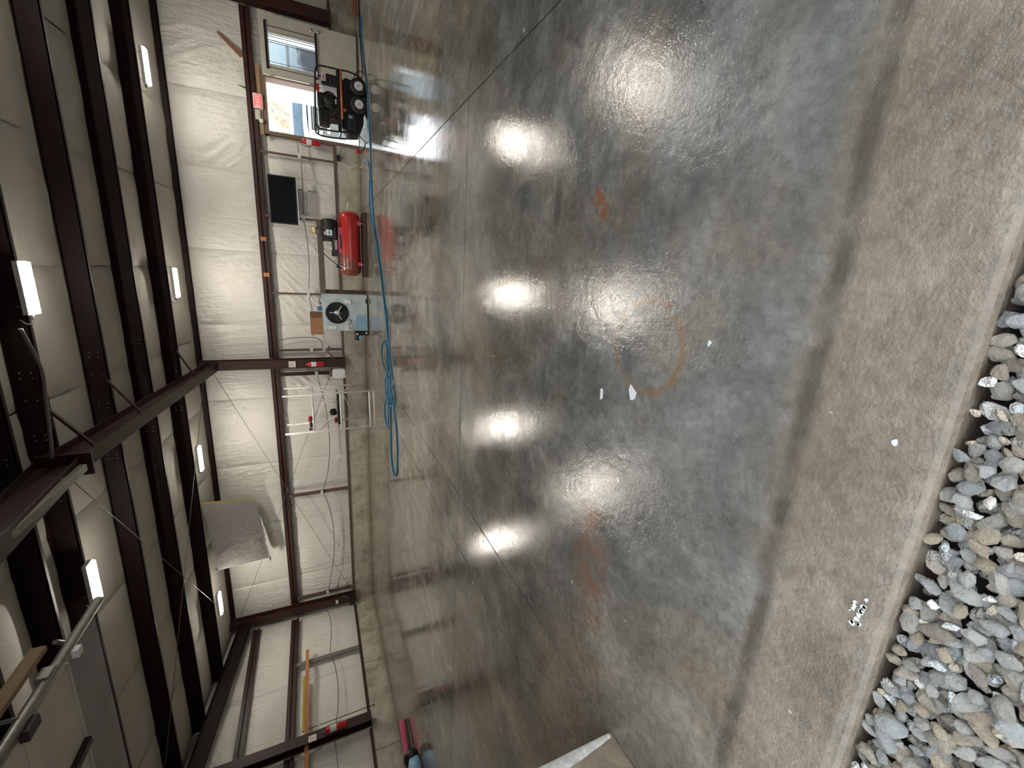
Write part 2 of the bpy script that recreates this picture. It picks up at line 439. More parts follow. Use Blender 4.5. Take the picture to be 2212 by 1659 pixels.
def tag(o, label, cat, group=None, kind=None):
    o['label'] = label; o['category'] = cat
    if group: o['group'] = group
    if kind: o['kind'] = kind
    return o
def struct(o, label=None, cat=None):
    o['kind'] = 'structure'
    if label: o['label'] = label
    o['category'] = cat or o.name.split('_')[0].split('.')[0]
    return o
def sroot(name, loc=(0, 0, 0), label=None, cat=None):
    o = bpy.data.objects.new(name, None); C.objects.link(o); o.location = loc; o['_org'] = tuple(float(x) for x in loc)
    return struct(o, label, cat)
def recentre(o, label, cat, group=None):
    """single mesh thing: move its origin to its base centre"""
    me = o.data; xs = [v.co for v in me.vertices]
    c = Vector(((min(v.x for v in xs)+max(v.x for v in xs))/2, (min(v.y for v in xs)+max(v.y for v in xs))/2, min(v.z for v in xs)))
    me.transform(Matrix.Translation(-c)); o.location = c
    return tag(o, label, cat, group)
def catmull(P, k=6, closed=False):
    P = [Vector(p) for p in P]; out = []; n = len(P)
    rng = range(n if closed else n-1)
    for i in rng:
        p0 = P[(i-1) % n] if closed or i else P[0]; p1 = P[i]; p2 = P[(i+1) % n]
        p3 = P[(i+2) % n] if closed or i+2 < n else P[-1]
        for j in range(k):
            t = j/k
            out.append(.5*((2*p1)+(p2-p0)*t+(2*p0-5*p1+4*p2-p3)*t*t+(3*p1-p0-3*p2+p3)*t**3))
    if not closed: out.append(P[-1])
    return out
def text(s, size, loc, rot, mat, parent, name='lettering', depth=.002):
    cu = bpy.data.curves.new(name, 'FONT'); cu.body = s; cu.size = size; cu.extrude = depth; cu.align_x = 'CENTER'; cu.align_y = 'CENTER'
    t = bpy.data.objects.new('tmp', cu); C.objects.link(t)
    bpy.context.view_layer.update()
    me = bpy.data.meshes.new_from_object(t.evaluated_get(bpy.context.evaluated_depsgraph_get()))
    bpy.data.objects.remove(t); o = bpy.data.objects.new(name, me); C.objects.link(o)
    me.materials.clear(); me.materials.append(M[mat])
    o.parent = parent; org = Vector(parent.get('_org', (0, 0, 0))); o.location = Vector(loc)-org; o.rotation_euler = rot
    return o

# ------------------------------------------------------------------ dimensions (metres)
YB = 13.14      # inner face of back stem wall
XL = -11.05     # inner face of left stem wall
XR = 13.8
CT = .60        # top of stem wall
GZ = 2.34
RID = 6.9
def roofz(y): return 4.13+.116*(11.38-y) if y >= RID else 4.13+.116*(11.38-RID)-.116*(RID-y)   # underside of purlins

# ------------------------------------------------------------------ floor slab in panels
fl = sroot('floor', (0, 0, 0), 'wet sealed grey concrete floor slab with saw cut joints')
xs = [XL-.2, -3.02, -2.38, 1.52, XR+.2]; ys = [.40, 4.05, 13.4]
for i in range(4):
    for j in range(2):
        gx0 = .006 if i else 0; gx1 = .006 if i < 3 else 0
        x0, x1 = xs[i]+gx0, xs[i+1]-gx1; y0, y1 = ys[j]+(.006 if j else 0), ys[j+1]-(.006 if j == 0 else 0)
        if j == 0:
            mb = MB()
            prof = [(.40, -.14), (.40, -.028), (.407, -.012), (.42, -.004), (.445, 0), (y1, 0), (y1, -.14)]
            mb.prism(prof, x0, x1, 'x')
            o = mb.build('slab_panel', 'floor', fl)
        else:
            MB().box((x0, y0, -.14), (x1, y1, 0)).build('slab_panel', 'floor', fl)
MB().box((XL-.2, .42, -.2), (XR+.2, 13.4, -.02)).build('joint_filler', 'soil', fl)

# paint chips and splatter sitting on the slab
def flake(x, y, r, mat, label, seed, cat='debris', z=0.001):
    rr = random.Random(seed); n = 9; P = []
    for k in range(n):
        a = 2*PI*k/n; q = r*rr.uniform(.45, 1.1); P.append((x+math.cos(a)*q*1.4, y+math.sin(a)*q*.8))
    recentre(MB().prism(P, z, z+.003, 'z').build('paint_flake', mat), label, cat)
flake(-.50, 1.49, .035, 'white', 'white paint flake beside the large rust ring on the floor', 1)
flake(-.57, 1.72, .022, 'white', 'small curled white flake on the floor left of the rust ring', 2)
flake(-.20, 1.11, .012, 'white', 'tiny white fleck on the floor behind the brown apron', 3)
flake(-.36, .50, .010, 'white', 'white fleck on the brown apron close to the slab edge', 4)

cr_ = thing('lime_crust', 'crusty white lime patch on the brown slab edge by the gravel', 'crust', (-.87, .44, .001))
rr = random.Random(5)
for k in range(16):
    x, y, q = -.87+rr.gauss(0, .028), .455+abs(rr.gauss(0, .016)), rr.uniform(.003, .009); P = []
    for j in range(7):
        a = 2*PI*j/7; w = q*rr.uniform(.5, 1.1); P.append((x+math.cos(a)*w*1.3, y+math.sin(a)*w))
    MB().prism(P, .001, .005, 'z').build('crust_flake', 'white', cr_)

# ------------------------------------------------------------------ ground and gravel
gr = sroot('ground', (0, 0, -.14), 'bed of loose angular gravel beside the slab', 'ground')
MB().box((-30, -30, -.5), (30, .40, -.115)).build('soil_base', 'soil', gr)
def stone_mesh(i):
    rr = random.Random(100+i)
    bm = bmesh.new(); bmesh.ops.create_icosphere(bm, subdivisions=2, radius=.5)
    sx, sy, sz = rr.uniform(.85, 1.25), rr.uniform(.55, .85), rr.uniform(.38, .6)
    planes = []
    for _ in range(9):
        d = Vector((rr.gauss(0, 1), rr.gauss(0, 1), rr.gauss(0, 1))).normalized(); planes.append((d, rr.uniform(.25, .42)))
    for v in bm.verts:
        for d, h in planes:
            e = v.co.dot(d)
            if e > h: v.co -= d*(e-h)
        v.co *= 1+.12*noise.noise(v.co*3+Vector((i*7, 0, 0)))
        v.co = Vector((v.co.x*sx, v.co.y*sy, v.co.z*sz))
    me = bpy.data.meshes.new('stone_shape'); bm.to_mesh(me); bm.free()
    for p in me.polygons: p.use_smooth = False
    me.materials.append(M['stone']); return me
SM = [stone_mesh(i) for i in range(14)]
rs = random.Random(11)
cand = []
def scatter(x0, x1, y0, y1, step, z0, z1, smin, smax):
    out = []; y = y0; row = 0
    while y < y1:
        x = x0+(row % 2)*step*.5
        while x < x1:
            sc = rs.uniform(smin, smax) if rs.random() < .86 else rs.uniform(smax, smax*1.45)
            px_, py_ = x+rs.uniform(-.35, .35)*step, y+rs.uniform(-.35, .35)*step
            if py_ < .394-sc*.12:
                out.append((px_, py_, rs.uniform(z0, z1), sc, rs.randrange(14), rs.uniform(-.45, .45), rs.uniform(-.45, .45), rs.uniform(0, 2*PI)))
            x += step
        y += step*.82; row += 1
    return out
top = scatter(-1.62, .26, -.16, .40, .037, -.056, -.030, .032, .062)
under = scatter(-1.9, .6, -.4, .40, .036, -.095, -.075, .035, .055)
def vis(s):    # inside what the photograph shows of the gravel bed
    x, y = s[0], s[1]
    return y > .405+(x-.17)*.235-.03
top.sort(key=lambda s: -s[3]*(1 if vis(s) else .01))
for s in top[:300]:
    o = bpy.data.objects.new('stone', SM[s[4]]); C.objects.link(o)
    o.location = (s[0], s[1], s[2]+.14); o.rotation_euler = (s[5], s[6], s[7]); o.scale = (s[3],)*3; o.parent = gr
def join_stones(lst, name):
    V = []; F = []; T = []
    for k, s in enumerate(lst):
        me = SM[s[4]]; mt = Matrix.Translation((s[0], s[1], s[2]+.14)) @ Matrix.Rotation(s[7], 4, 'Z') @ Matrix.Rotation(s[6], 4, 'Y') @ Matrix.Rotation(s[5], 4, 'X') @ Matrix.Scale(s[3], 4)
        o = len(V); V += [tuple(mt @ v.co) for v in me.vertices]; F += [[o+i for i in p.vertices] for p in me.polygons]
        T += [random.random()]*len(me.vertices)
    me = bpy.data.meshes.new(name); me.from_pydata(V, [], F)
    a = me.attributes.new('tone', 'FLOAT', 'POINT'); a.data.foreach_set('value', T)
    me.polygons.foreach_set('use_smooth', [False]*len(F))
    me.materials.append(M['stone']); o = bpy.data.objects.new(name, me); C.objects.link(o); o.parent = gr; o['kind'] = 'stuff'
    return o
outer = [s for s in scatter(-3.4, 2.4, -1.6, .40, .055, -.075, -.05, .05, .08) if not (-1.62 < s[0] < .26 and s[1] > -.16)]
join_stones(top[300:]+under+outer, 'small_gravel')

# ------------------------------------------------------------------ back wall
wb = sroot('wall_back', (0, YB, 0), 'long back wall of white vinyl faced insulation over a concrete stem wall')
for a, b in ((XL-.2, -8.6), (-8.59, -6.1), (-6.09, -3.62), (-3.61, -1.3), (-1.29, 1.1), (1.11, 3.16), (4.36, 6.4), (6.41, XR)):
    yy = YB if b < -3.6 or a > -3.6 else YB
    MB().box((a, YB-.02 if b <= -1.2 and a > -3.7 else YB, 0), (b, YB+.3, CT)).build('stem_wall_section', 'curb', wb, .008)
SK = M['house']
MB().box((XL-.3, YB+.30, 0), (3.14, YB+.36, 4.6)).build('metal_skin', SK, wb)
MB().box((5.26, YB+.30, 0), (XR+.2, YB+.36, 4.6)).build('metal_skin', SK, wb)
MB().box((4.38, YB+.30, 0), (4.54, YB+.36, 4.6)).build('metal_skin', SK, wb)
MB().box((4.54, YB+.30, 0), (5.26, YB+.36, .94)).build('metal_skin', SK, wb)
MB().box((4.54, YB+.30, 2.02), (5.26, YB+.36, 4.6)).build('metal_skin', SK, wb)
MB().box((3.14, YB+.30, 2.16), (4.38, YB+.36, 4.6)).build('metal_skin', SK, wb)
def wrinkle(p, seed, ang, amp):
    c, s = math.cos(ang), math.sin(ang)
    u = p[0]*c+p[1]*s; w = -p[0]*s+p[1]*c
    n1 = noise.noise(Vector((u*.9, w*7.5, seed)))
    n2 = noise.noise(Vector((u*2.3, w*17, seed+9.3)))
    mod = max(0, .35+noise.noise(Vector((p[0]*.9, p[1]*.9, seed+3.1)))*1.5)
    r1 = (1-min(1, abs(n1)*3.2))**2; r2 = (1-min(1, abs(n2)*3.2))**2
    return 1.5*amp*mod*(r1+.6*r2)
def panel(parent, ax, a, b, z0, z1, base, sgn, seed, ang=.5, amp=.013, pil=.045, name='insulation_panel', mat='vinyl', zt=None, du=.032):
    nu = max(6, int((b-a)/du)); nv = max(6, int((z1-z0)/du))
    def fn(u, v):
        x = a+(b-a)*u
        top_ = z1 if zt is None else zt(x)
        z = z0+(top_-z0)*v
        eu = min(u, 1-u)*(b-a); ev = min(v, 1-v)*(z1-z0)
        ed = min(1, eu/.10)
        d = pil*(1-math.exp(-eu*6))*(1-math.exp(-ev*6))+wrinkle((x, z), seed, ang, amp)*ed*min(1, ev/.06)
        d += .02*noise.noise(Vector((x*1.4, z*1.4, seed)))*ed
        if eu < .03: d -= .012
        y = base+sgn*d
        return (x, y, z) if ax == 'y' else (y, x, z)
    o = MB().grid(fn, nu, nv).build(name, mat, parent)
    return o
seams = [XL, -9.78, -7.73, -5.74, -3.72, -1.65, .27, 2.15, 3.86, 5.9, 7.9, 9.9, 11.9, XR]
for i in range(len(seams)-1):
    a, b = seams[i], seams[i+1]
    an = (1.45, 1.5, 1.35, 1.3, 1.45, 1.40, 1.0, .95, 1.1, 1.3, 1.3, 1.3, 1.3)[i]
    panel(wb, 'y', a, b, GZ+.02, 4.30, YB+.16, -1, i*3.7, PI-an+.0, .022, .06)
lowseams = [XL, -9.78, -7.73, -5.74, -3.72, -1.65, .27, 2.15, 3.14]
for i in range(len(lowseams)-1):
    a, b = lowseams[i], lowseams[i+1]
    panel(wb, 'y', a, b, CT-.02, GZ, YB+.17, -1, 50+i*3.7, .75 if i > 3 else 1.45, .022, .045)
panel(wb, 'y', 5.26, 5.9, CT-.02, GZ, YB+.17, -1, 93, .8, .015, .045)
panel(wb, 'y', 4.40, 5.26, CT-.02, .93, YB+.17, -1, 94, .8, .005, .02)
panel(wb, 'y', 4.40, 5.26, 2.03, GZ, YB+.17, -1, 95, .8, .005, .02)
w1 = sroot('added_window', (4.9, YB+.15, .95), 'opening added in the back wall to brighten the pane of the door leaf', 'window')  # added opening, lets daylight show bright through the leaf's pane
MB().box((4.50, YB+.02, .93), (4.54, YB+.34, 2.03)).build('window_frame', 'white', w1)
MB().box((5.26, YB+.02, .93), (5.30, YB+.34, 2.03)).build('window_frame', 'white', w1)
MB().box((4.50, YB+.02, .90), (5.30, YB+.34, .94)).build('window_sill', 'white', w1)
MB().box((4.50, YB+.02, 2.02), (5.30, YB+.34, 2.06)).build('window_head', 'white', w1)
panel(wb, 'y', 5.9, XR, CT-.02, GZ, YB+.17, -1, 97, .8, .015, .045)
panel(wb, 'y', 3.14, 4.40, 2.17, GZ, YB+.17, -1, 98, .8, .003, .01)
# rust coloured tear and open slit in the blanket above the door
recentre(MB().prism([(4.70, 2.52), (5.02, 2.95), (5.06, 3.03), (5.01, 3.0), (4.64, 2.60)], YB+.03, YB+.05, 'y').build('repair_tape', 'wood_red'), 'slanting rust brown tape strip on the insulation above the open door leaf', 'tape')
recentre(MB().prism([(4.02, 2.46), (4.06, 2.72), (3.98, 2.47)], YB+.02, YB+.04, 'y').build('insulation_tear', 'black'), 'black open tear in the blanket above the exit sign', 'tear')

# ------------------------------------------------------------------ left end wall
wl = sroot('wall_left', (XL, 7, 0), 'gable end wall of white vinyl insulation with concrete stem wall')
for a, b in ((.2, 2.8), (2.81, 5.4), (5.41, 7.9), (7.91, 10.4), (10.41, 12.2), (12.21, YB+.0)):
    MB().box((XL-.3, a, 0), (XL, b, CT)).build('stem_wall_section', 'curb', wl, .008)
MB().box((XL-.36, -.1, 0), (XL-.30, YB+.36, 5.3)).build('metal_skin', SK, wl)
ly = [.3, 2.3, 4.4, 6.5, 8.6, 10.55, YB]
for i in range(6):
    a, b = ly[i], ly[i+1]
    panel(wl, 'x', a, b, CT-.02, GZ, XL-.17, 1, 120+i*5, 1.45, .011, .05)
    panel(wl, 'x', a, b, GZ+.02, 3.50, XL-.16, 1, 150+i*5, 1.2, .013, .06)
    panel(wl, 'x', a, b, 3.52, 4.75, XL-.16, 1, 180+i*5, .6, .020, .06, zt=lambda y: roofz(y)+.25)

# right end wall (closes the building; reflected in the wet floor only)
wr = sroot('wall_right', (XR, 7, 0), 'right end wall')
MB().box((XR, .3, 0), (XR+.3, YB, CT)).build('stem_wall_section', 'curb', wr)
MB().box((XR+.2, .3, CT), (XR+.3, YB, 5.3)).build('insulation_panel', 'vinyl', wr)
# front wall with the overhead door opening the photograph is taken through
wf = sroot('wall_front', (0, .9, 0), 'front wall with the overhead door openings')
JX = -2.38
mb = MB(); mb.box((-3.0, .78, 0), (JX, 1.31, 1.25)); jo = mb.build('concrete_jamb', 'jamb', wf)
# chipped pale arris of the jamb
mb = MB()
def arris(u, v):
    z = .02+1.23*u
    w = .028+.045*min(1, max(0, (z-.03)/.3))+.012*noise.noise(Vector((z*9, 0, 2)))
    return (JX+.002+(.004 if .1 < v < .9 else -.003), 1.312-w*v, z)
mb.grid(arris, 40, 4); mb.build('chipped_edge', 'chipped', wf)
MB().box((-3.0, .62, 1.25), (JX, .9, 3.0)).build('front_panel', 'vinyl', wf)
MB().box((-3.0, .62, 3.0), (3.2, .78, 4.1)).build('header_panel', 'vinyl', wf)
MB().box((2.6, .62, 0), (XR+.3, .9, 4.1)).build('front_panel', 'vinyl', wf)
MB().box((XL-.3, .62, 0), (-3.0, .76, 4.1)).build('front_panel', 'vinyl', wf)

# ------------------------------------------------------------------ ceiling: roof insulation blankets draped over the purlins
ce = sroot('ceiling', (0, 7, 4.5), 'white vinyl roof insulation blankets laid across the purlins')
PY = [13.14, 11.38, 10.03, 8.74, 7.32, 6.50, 5.14, 3.8, 2.45, 1.1]
def sagf(y):
    for a, b in zip(PY, PY[1:]):
        if b <= y <= a: return math.sin(PI*(a-y)/(a-b))
    return 0
cx = [XL-.1]; 
while cx[-1] < XR: cx.append(min(XR+.1, cx[-1]+1.83+.25*noise.noise(Vector((cx[-1], 0, 0)))))
for i in range(len(cx)-1):
    for (ya, yb_) in ((YB+.3, RID), (RID, .62)):
        a, b = cx[i], cx[i+1]
        def fn(u, v):
            x = a+(b-a)*u; y = ya+(yb_-ya)*v
            eu = min(u, 1-u)*(b-a)
            z = roofz(y)+.275-.075*sagf(y)*(1-math.exp(-eu*9))
            z += .012*noise.noise(Vector((x*2.2, y*2.2, i)))-.5*wrinkle((x, y), i*2.2, 0.2, .012)
            return (x+.03*noise.noise(Vector((y*1.3, i, 0))) if u in (0, 1) else x, y, z)
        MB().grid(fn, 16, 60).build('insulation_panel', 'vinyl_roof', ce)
for (ya, yb_) in ((YB+.4, RID), (RID, .5)):
    mb = MB(); za, zb = roofz(ya)+.42, roofz(yb_)+.42
    mb.prism([(ya, za), (yb_, zb), (yb_, zb+.05), (ya, za+.05)], XL-.4, XR+.4, 'x').build('roof_sheet', SK, ce)

# ------------------------------------------------------------------ steel frame
ordn = ['lowest dark roof purlin at the eave above the back wall', 'second dark roof purlin from the back wall, carrying the far lights',
        'third dark roof purlin from the back wall', 'fourth dark roof purlin from the back wall, joined to the rafter by a brace',
        'fifth dark roof purlin from the back wall, carrying the nearer lights', 'dark roof purlin just in front of the ridge']
for i, y in enumerate(PY):
    z = roofz(y) if i else 4.08
    lab = ordn[i] if i < len(ordn) else 'dark roof purlin in front of the ridge, %s' % ('above the raised overhead door', 'above the door tracks', 'close behind the front wall', 'over the door header')[i-6]
    t = thing('roof_purlin', lab, 'purlin', (0, y, z))
    mb = MB(); mb.box((XL-.1, y-.012, z), (XR, y+.012, z+.28)); mb.build('web', 'steel_dark', t)
    MB().box((XL-.1, y-.012, z), (XR, y+.065, z+.012)).build('bottom_flange', 'steel_dark', t)
    MB().box((XL-.1, y-.075, z+.255), (XR, y+.012, z+.268)).build('top_flange', 'steel_dark', t)
    if 1 <= i <= 5:
        mb = MB()
        for dx in (-3.35, -3.28, -3.0, -2.45, -2.38, -1.9, -1.6, -1.53):
            for dz in (.075, .185):
                mb.lathe([(.008, 0), (.008, .006), (.004, .009)], (dx, y-.012-.009, z+dz), 'y', 6)
        o = mb.build('bolts', 'alu', t); o['kind'] = 'stuff'
def ibeam_part(t, p, q, w, d, upv, mats='steel', names=('web', 'flange')):
    p = Vector(p); q = Vector(q); dr = (q-p).normalized(); sd = dr.cross(Vector(upv)).normalized(); u = sd.cross(dr)
    MB().beam(p, q, .012, d-.02, upv).build('web', mats, t)
    for s_ in (-1, 1):
        MB().beam(p+u*(s_*(d/2-.007)), q+u*(s_*(d/2-.007)), w, .014, upv).build('flange', mats, t)
# columns
cols = [(-2.68, 13.0, .24, .26, 'dark red steel column in the middle of the back wall carrying an extinguisher', CT, 4.1),
        (5.83, 13.0, .24, .26, 'dark red steel column right of the open door leaf', CT, 4.1)]
for x, y, w, d, lab, z0, z1 in cols:
    t = thing('steel_column', lab, 'column', (x, y, z0))
    ibeam_part(t, (x, y, z0), (x, y, z1), w, d, (0, 1, 0))
    MB().box((x-.14, y-.15, z0), (x+.14, y+.14, z0+.02)).build('base_plate', 'steel', t)
t = thing('steel_column', 'dark red steel corner column where the two walls meet', 'column', (-10.80, 12.98, CT))
ibeam_part(t, (-10.80, 12.98, CT), (-10.80, 12.98, 4.2), .26, .22, (0, 1, 0))
MB().box((-10.95, 12.84, CT), (-10.66, 13.1, CT+.02)).build('base_plate', 'steel', t)
t = thing('steel_column', 'dark red steel column on the left end wall behind an extinguisher', 'column', (-10.93, 8.62, CT))
ibeam_part(t, (-10.93, 8.62, CT), (-10.93, 8.62, roofz(8.62)-.02), .24, .22, (1, 0, 0))
MB().box((-11.05, 8.48, CT), (-10.80, 8.76, CT+.02)).build('base_plate', 'steel', t)
# rafters: tapered frames at x = -2.68 and beyond
def rafter(x, lab, pipe=False):
    t = thing('roof_rafter', lab, 'rafter', (x, RID, 4.2))
    bot = [(12.87, 3.70), (11.0, 3.86), (9.0, 4.05), (RID, 4.22), (4.5, 4.03), (2.0, 3.72), (.95, 3.5)]
    topp = [(y, roofz(y)-.01) for y in (12.95, 11.0, 9.0, RID, 4.5, 2.0, .95)]
    poly = bot+topp[::-1]
    MB().prism(poly, x-.006, x+.006, 'x').build('web', 'steel', t)
    for line, s_ in ((bot, 0), (topp, -.014)):
        mb = MB()
        for (y0, z0), (y1, z1) in zip(line, line[1:]):
            mb.beam((x, y0, z0+s_+.007), (x, y1, z1+s_+.007), .22, .014)
        mb.build('flange', 'steel', t)
    MB().box((x-.15, RID-.02, 4.10), (x+.15, RID+.02, roofz(RID)-.01)).build('splice_plate', 'steel', t)
    return t
rafter(-2.68, 'tapered dark red roof rafter rising from the middle column')
rafter(5.83, 'tapered dark red roof rafter above the right column')
t = thing('roof_rafter', 'dark end rafter sloping up along the top of the left gable wall', 'rafter', (-10.82, 10, 4.3))
for (ya, yb_) in ((13.0, RID), (RID, 1.0)):
    ibeam_part(t, (-10.84, ya, roofz(ya)-.16), (-10.84, yb_, roofz(yb_)-.16), .20, .30, (0, 0, 1), 'steel_dark')
# light strut under the front half of the rafter
recentre(MB().beam((-2.66, 6.72, 4.13), (-2.66, 3.2, 4.10), .09, .07).build('ceiling_channel', 'galv', None, .006), 'pale grey steel channel running forward under the rafter from its splice', 'channel')
# flange braces
for y, lab in ((8.74, 'thin diagonal flange brace from the fourth purlin to the rafter'), (7.32, 'thin diagonal flange brace from the fifth purlin to the rafter'), (11.38, 'short diagonal flange brace near the top of the middle column')):
    zb = 3.7+.085*(12.87-y)
    recentre(MB().beam((-1.98, y-.03, roofz(y)+.02), (-2.60, y-.02, zb+.03), .045, .03).build('flange_brace', 'steel'), lab, 'brace')
# girts
def girt_y(name, x0, x1, z, lab):
    t = thing(name, lab, 'girt', ((x0+x1)/2, YB, z))
    MB().box((x0, YB-.01, z), (x1, YB+.012, z+.085)).build('lower_flange', 'steel', t)
    MB().box((x0, YB-.01, z+.115), (x1, YB+.012, z+.20)).build('upper_flange', 'steel', t)
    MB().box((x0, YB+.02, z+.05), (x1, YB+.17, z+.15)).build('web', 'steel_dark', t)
    return t
girt_y('wall_girt', XL, -2.81, GZ, 'dark red horizontal girt on the back wall left of the middle column')
girt_y('wall_girt', -2.55, 5.70, GZ, 'dark red horizontal girt on the back wall above the door and screen')
girt_y('wall_girt', 5.96, XR, GZ, 'dark red horizontal girt right of the right column')
def girt_x(y0, y1, z, lab):
    t = thing('wall_girt', lab, 'girt', (XL, (y0+y1)/2, z))
    MB().box((XL-.012, y0, z), (XL+.01, y1, z+.085)).build('lower_flange', 'steel', t)
    MB().box((XL-.012, y0, z+.115), (XL+.01, y1, z+.20)).build('upper_flange', 'steel', t)
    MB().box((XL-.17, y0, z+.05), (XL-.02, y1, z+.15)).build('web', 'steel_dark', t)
girt_x(8.76, 12.84, GZ, 'dark red lower girt on the left end wall beside the corner')
girt_x(.9, 8.48, GZ, 'dark red lower girt on the left end wall nearer the front')
girt_x(8.76, 12.84, 3.40, 'dark red upper girt on the left end wall beside the corner')
girt_x(.9, 8.48, 3.40, 'dark red upper girt on the left end wall nearer the front')
# base channels on top of the stem walls
for a, b, lab in ((XL, -2.82, 'brown base channel on the stem wall left of the middle column'), (-2.54, 3.10, 'brown base channel on the stem wall between column and door'), (4.42, 5.68, 'dark base channel on the stem wall behind the open door leaf'), (5.97, XR, 'dark base channel right of the right column')):
    recentre(MB().box((a, YB-.02, CT+.001), (b, YB+.05, CT+.065)).build('base_channel', 'stud'), lab, 'channel')
for a, b, lab in ((8.80, 12.8, 'dark base channel on the end wall next to the corner'), (.95, 8.46, 'dark base channel on the end wall nearer the front')):
    recentre(MB().box((XL-.05, a, CT+.001), (XL+.02, b, CT+.065)).build('base_channel', 'steel'), lab, 'channel')
# intermediate studs
for x, w, mt, lab in ((2.68, .05, 'stud', 'thin brown stud between the door frame and the wall screen'), (1.18, .05, 'stud', 'thin brown stud below the wall screen'),
                  (-.77, .05, 'stud', 'thin brown stud above the fan cabinet'), (-2.33, .06, 'stud', 'thin brown stud with two outlets right of the middle column'),
                  (-3.02, .10, 'steel', 'dark stud just left of the middle column'), (-6.82, .10, 'stud', 'brown stud halfway along the left part of the back wall'),
                  (-10.52, .10, 'stud', 'brown stud close to the corner column')):
    recentre(MB().box((x-w/2, YB-.03, CT+.067), (x+w/2, YB+.01, GZ-.002)).build('wall_stud', mt), lab, 'stud')
recentre(MB().box((XL-.01, 10.95, CT+.067), (XL+.03, 11.08, GZ-.002)).build('wall_stud', 'grey_metal'), 'grey stud on the left end wall between corner and column', 'stud')
# tension rods
def rod(p, q, lab, r=.006): recentre(MB().cyl(p, q, r, 6).build('tension_rod', 'grey_metal'), lab, 'rod')
rod((-2.83, 13.02, 3.87), (-10.6, 13.02, .72), 'thin steel bracing rod falling left across the back wall')
rod((-2.86, 12.99, .95), (-10.66, 12.99, 3.93), 'thin steel bracing rod rising left across the back wall')
rod((-2.8, 7.05, 4.50), (-10.7, 12.9, 3.98), 'thin roof bracing rod from the rafter splice to the far corner')
rod((-10.7, 7.0, 4.48), (-2.8, 12.8, 3.98), 'thin roof bracing rod crossing towards the middle column')

# ------------------------------------------------------------------ door opening, frame and leaf
d1 = sroot('door_1', (3.73, YB, 0), 'rough wooden frame of the open doorway in the back wall', 'door')
MB().box((3.09, YB-.03, 0), (3.17, YB+.32, 2.20)).build('frame_post', 'wood_frame', d1, .004)
MB().box((4.33, YB-.03, 0), (4.41, YB+.32, 2.20)).build('frame_post', 'wood_frame', d1, .004)
MB().box((3.09, YB-.035, 2.12), (4.41, YB+.32, 2.21)).build('frame_head', 'wood_frame', d1, .004)
MB().box((3.05, YB-.05, 2.215), (4.55, YB-.012, 2.30)).build('frame_header_board', 'wood_pine', d1, .004)
MB().box((3.17, YB-.02, 0), (4.33, YB+.32, .012)).build('threshold', 'galv', d1)
lf = thing('door_leaf', 'beige half glazed door leaf swung open flat against the wall', 'door', (4.34, 12.98, .03))
LY0, LY1 = 12.975, 13.02
lx0, lx1, wx0, wx1, wz0, wz1 = 4.34, 5.60, 4.58, 5.22, .98, 1.98
mb = MB()
mb.box((lx0, LY0, .03), (lx1, LY1, wz0)); mb.box((lx0, LY0, wz1), (lx1, LY1, 2.15))
mb.box((lx0, LY0, wz0), (wx0, LY1, wz1)); mb.box((wx1, LY0, wz0), (lx1, LY1, wz1))
mb.build('panel', 'door', lf)
mb = MB()
for a, b in (((wx0-.03, wz0-.03), (wx1+.03, wz0)), ((wx0-.03, wz1), (wx1+.03, wz1+.03)), ((wx0-.03, wz0), (wx0, wz1)), ((wx1, wz0), (wx1+.03, wz1))):
    mb.box((a[0], LY0-.014, a[1]), (b[0], LY0, b[1]))
mb.build('glazing_bead', 'door', lf, .003)
MB().box((wx0, LY0+.015, wz0), (wx1, LY0+.021, wz1)).build('pane', 'glass', lf)
for z in (.96, 2.03):
    o = MB().box((4.46, LY0-.035, z-.022), (5.44, LY0-.012, z+.022)).build('security_bar', 'black', lf, .003)
for x in (4.50, 4.62, 5.02, 5.34, 5.14):
    MB().cyl((x, LY0-.022, .97), (x, LY0-.022, 2.02), .006, 6).build('grille_rod', 'dark_metal', lf)
for z in (1.05, .89):
    MB().lathe([(.030, 0), (.030, -.01), (.014, -.012), (.014, -.04), (.028, -.045), (.03, -.06), (.015, -.07)], (5.47, LY0, z), 'y', 14).build('lock_knob', 'alu', lf)
for z in (.25, 1.1, 1.95):
    MB().cyl((4.335, LY0-.008, z-.05), (4.335, LY0-.008, z+.05), .010, 8).build('hinge', 'grey_metal', lf)
# exit sign and emergency light
es = thing('exit_sign', 'red and white lit exit sign above the doorway', 'sign', (3.76, YB-.05, 2.30))
MB().box((3.60, YB-.09, 2.20), (3.92, YB-.035, 2.40)).build('housing', 'white', es, .008)
MB().box((3.625, YB-.093, 2.218), (3.895, YB-.089, 2.382)).build('lit_panel', 'exit', es)
text('EXIT', .125, (3.76, YB-.094, 2.30), (R(90), 0, 0), 'exit_txt', es)
el = thing('emergency_light', 'white emergency light beside the exit sign', 'light', (3.44, YB-.05, 2.30))
MB().box((3.36, YB-.08, 2.27), (3.58, YB-.03, 2.38)).build('housing', 'door', el, .006)
MB().lathe([(.02, 0), (.045, -.03), (.05, -.06), (.035, -.065)], (3.34, YB-.04, 2.26), 'y', 12).build('lamp_head', 'white', el)

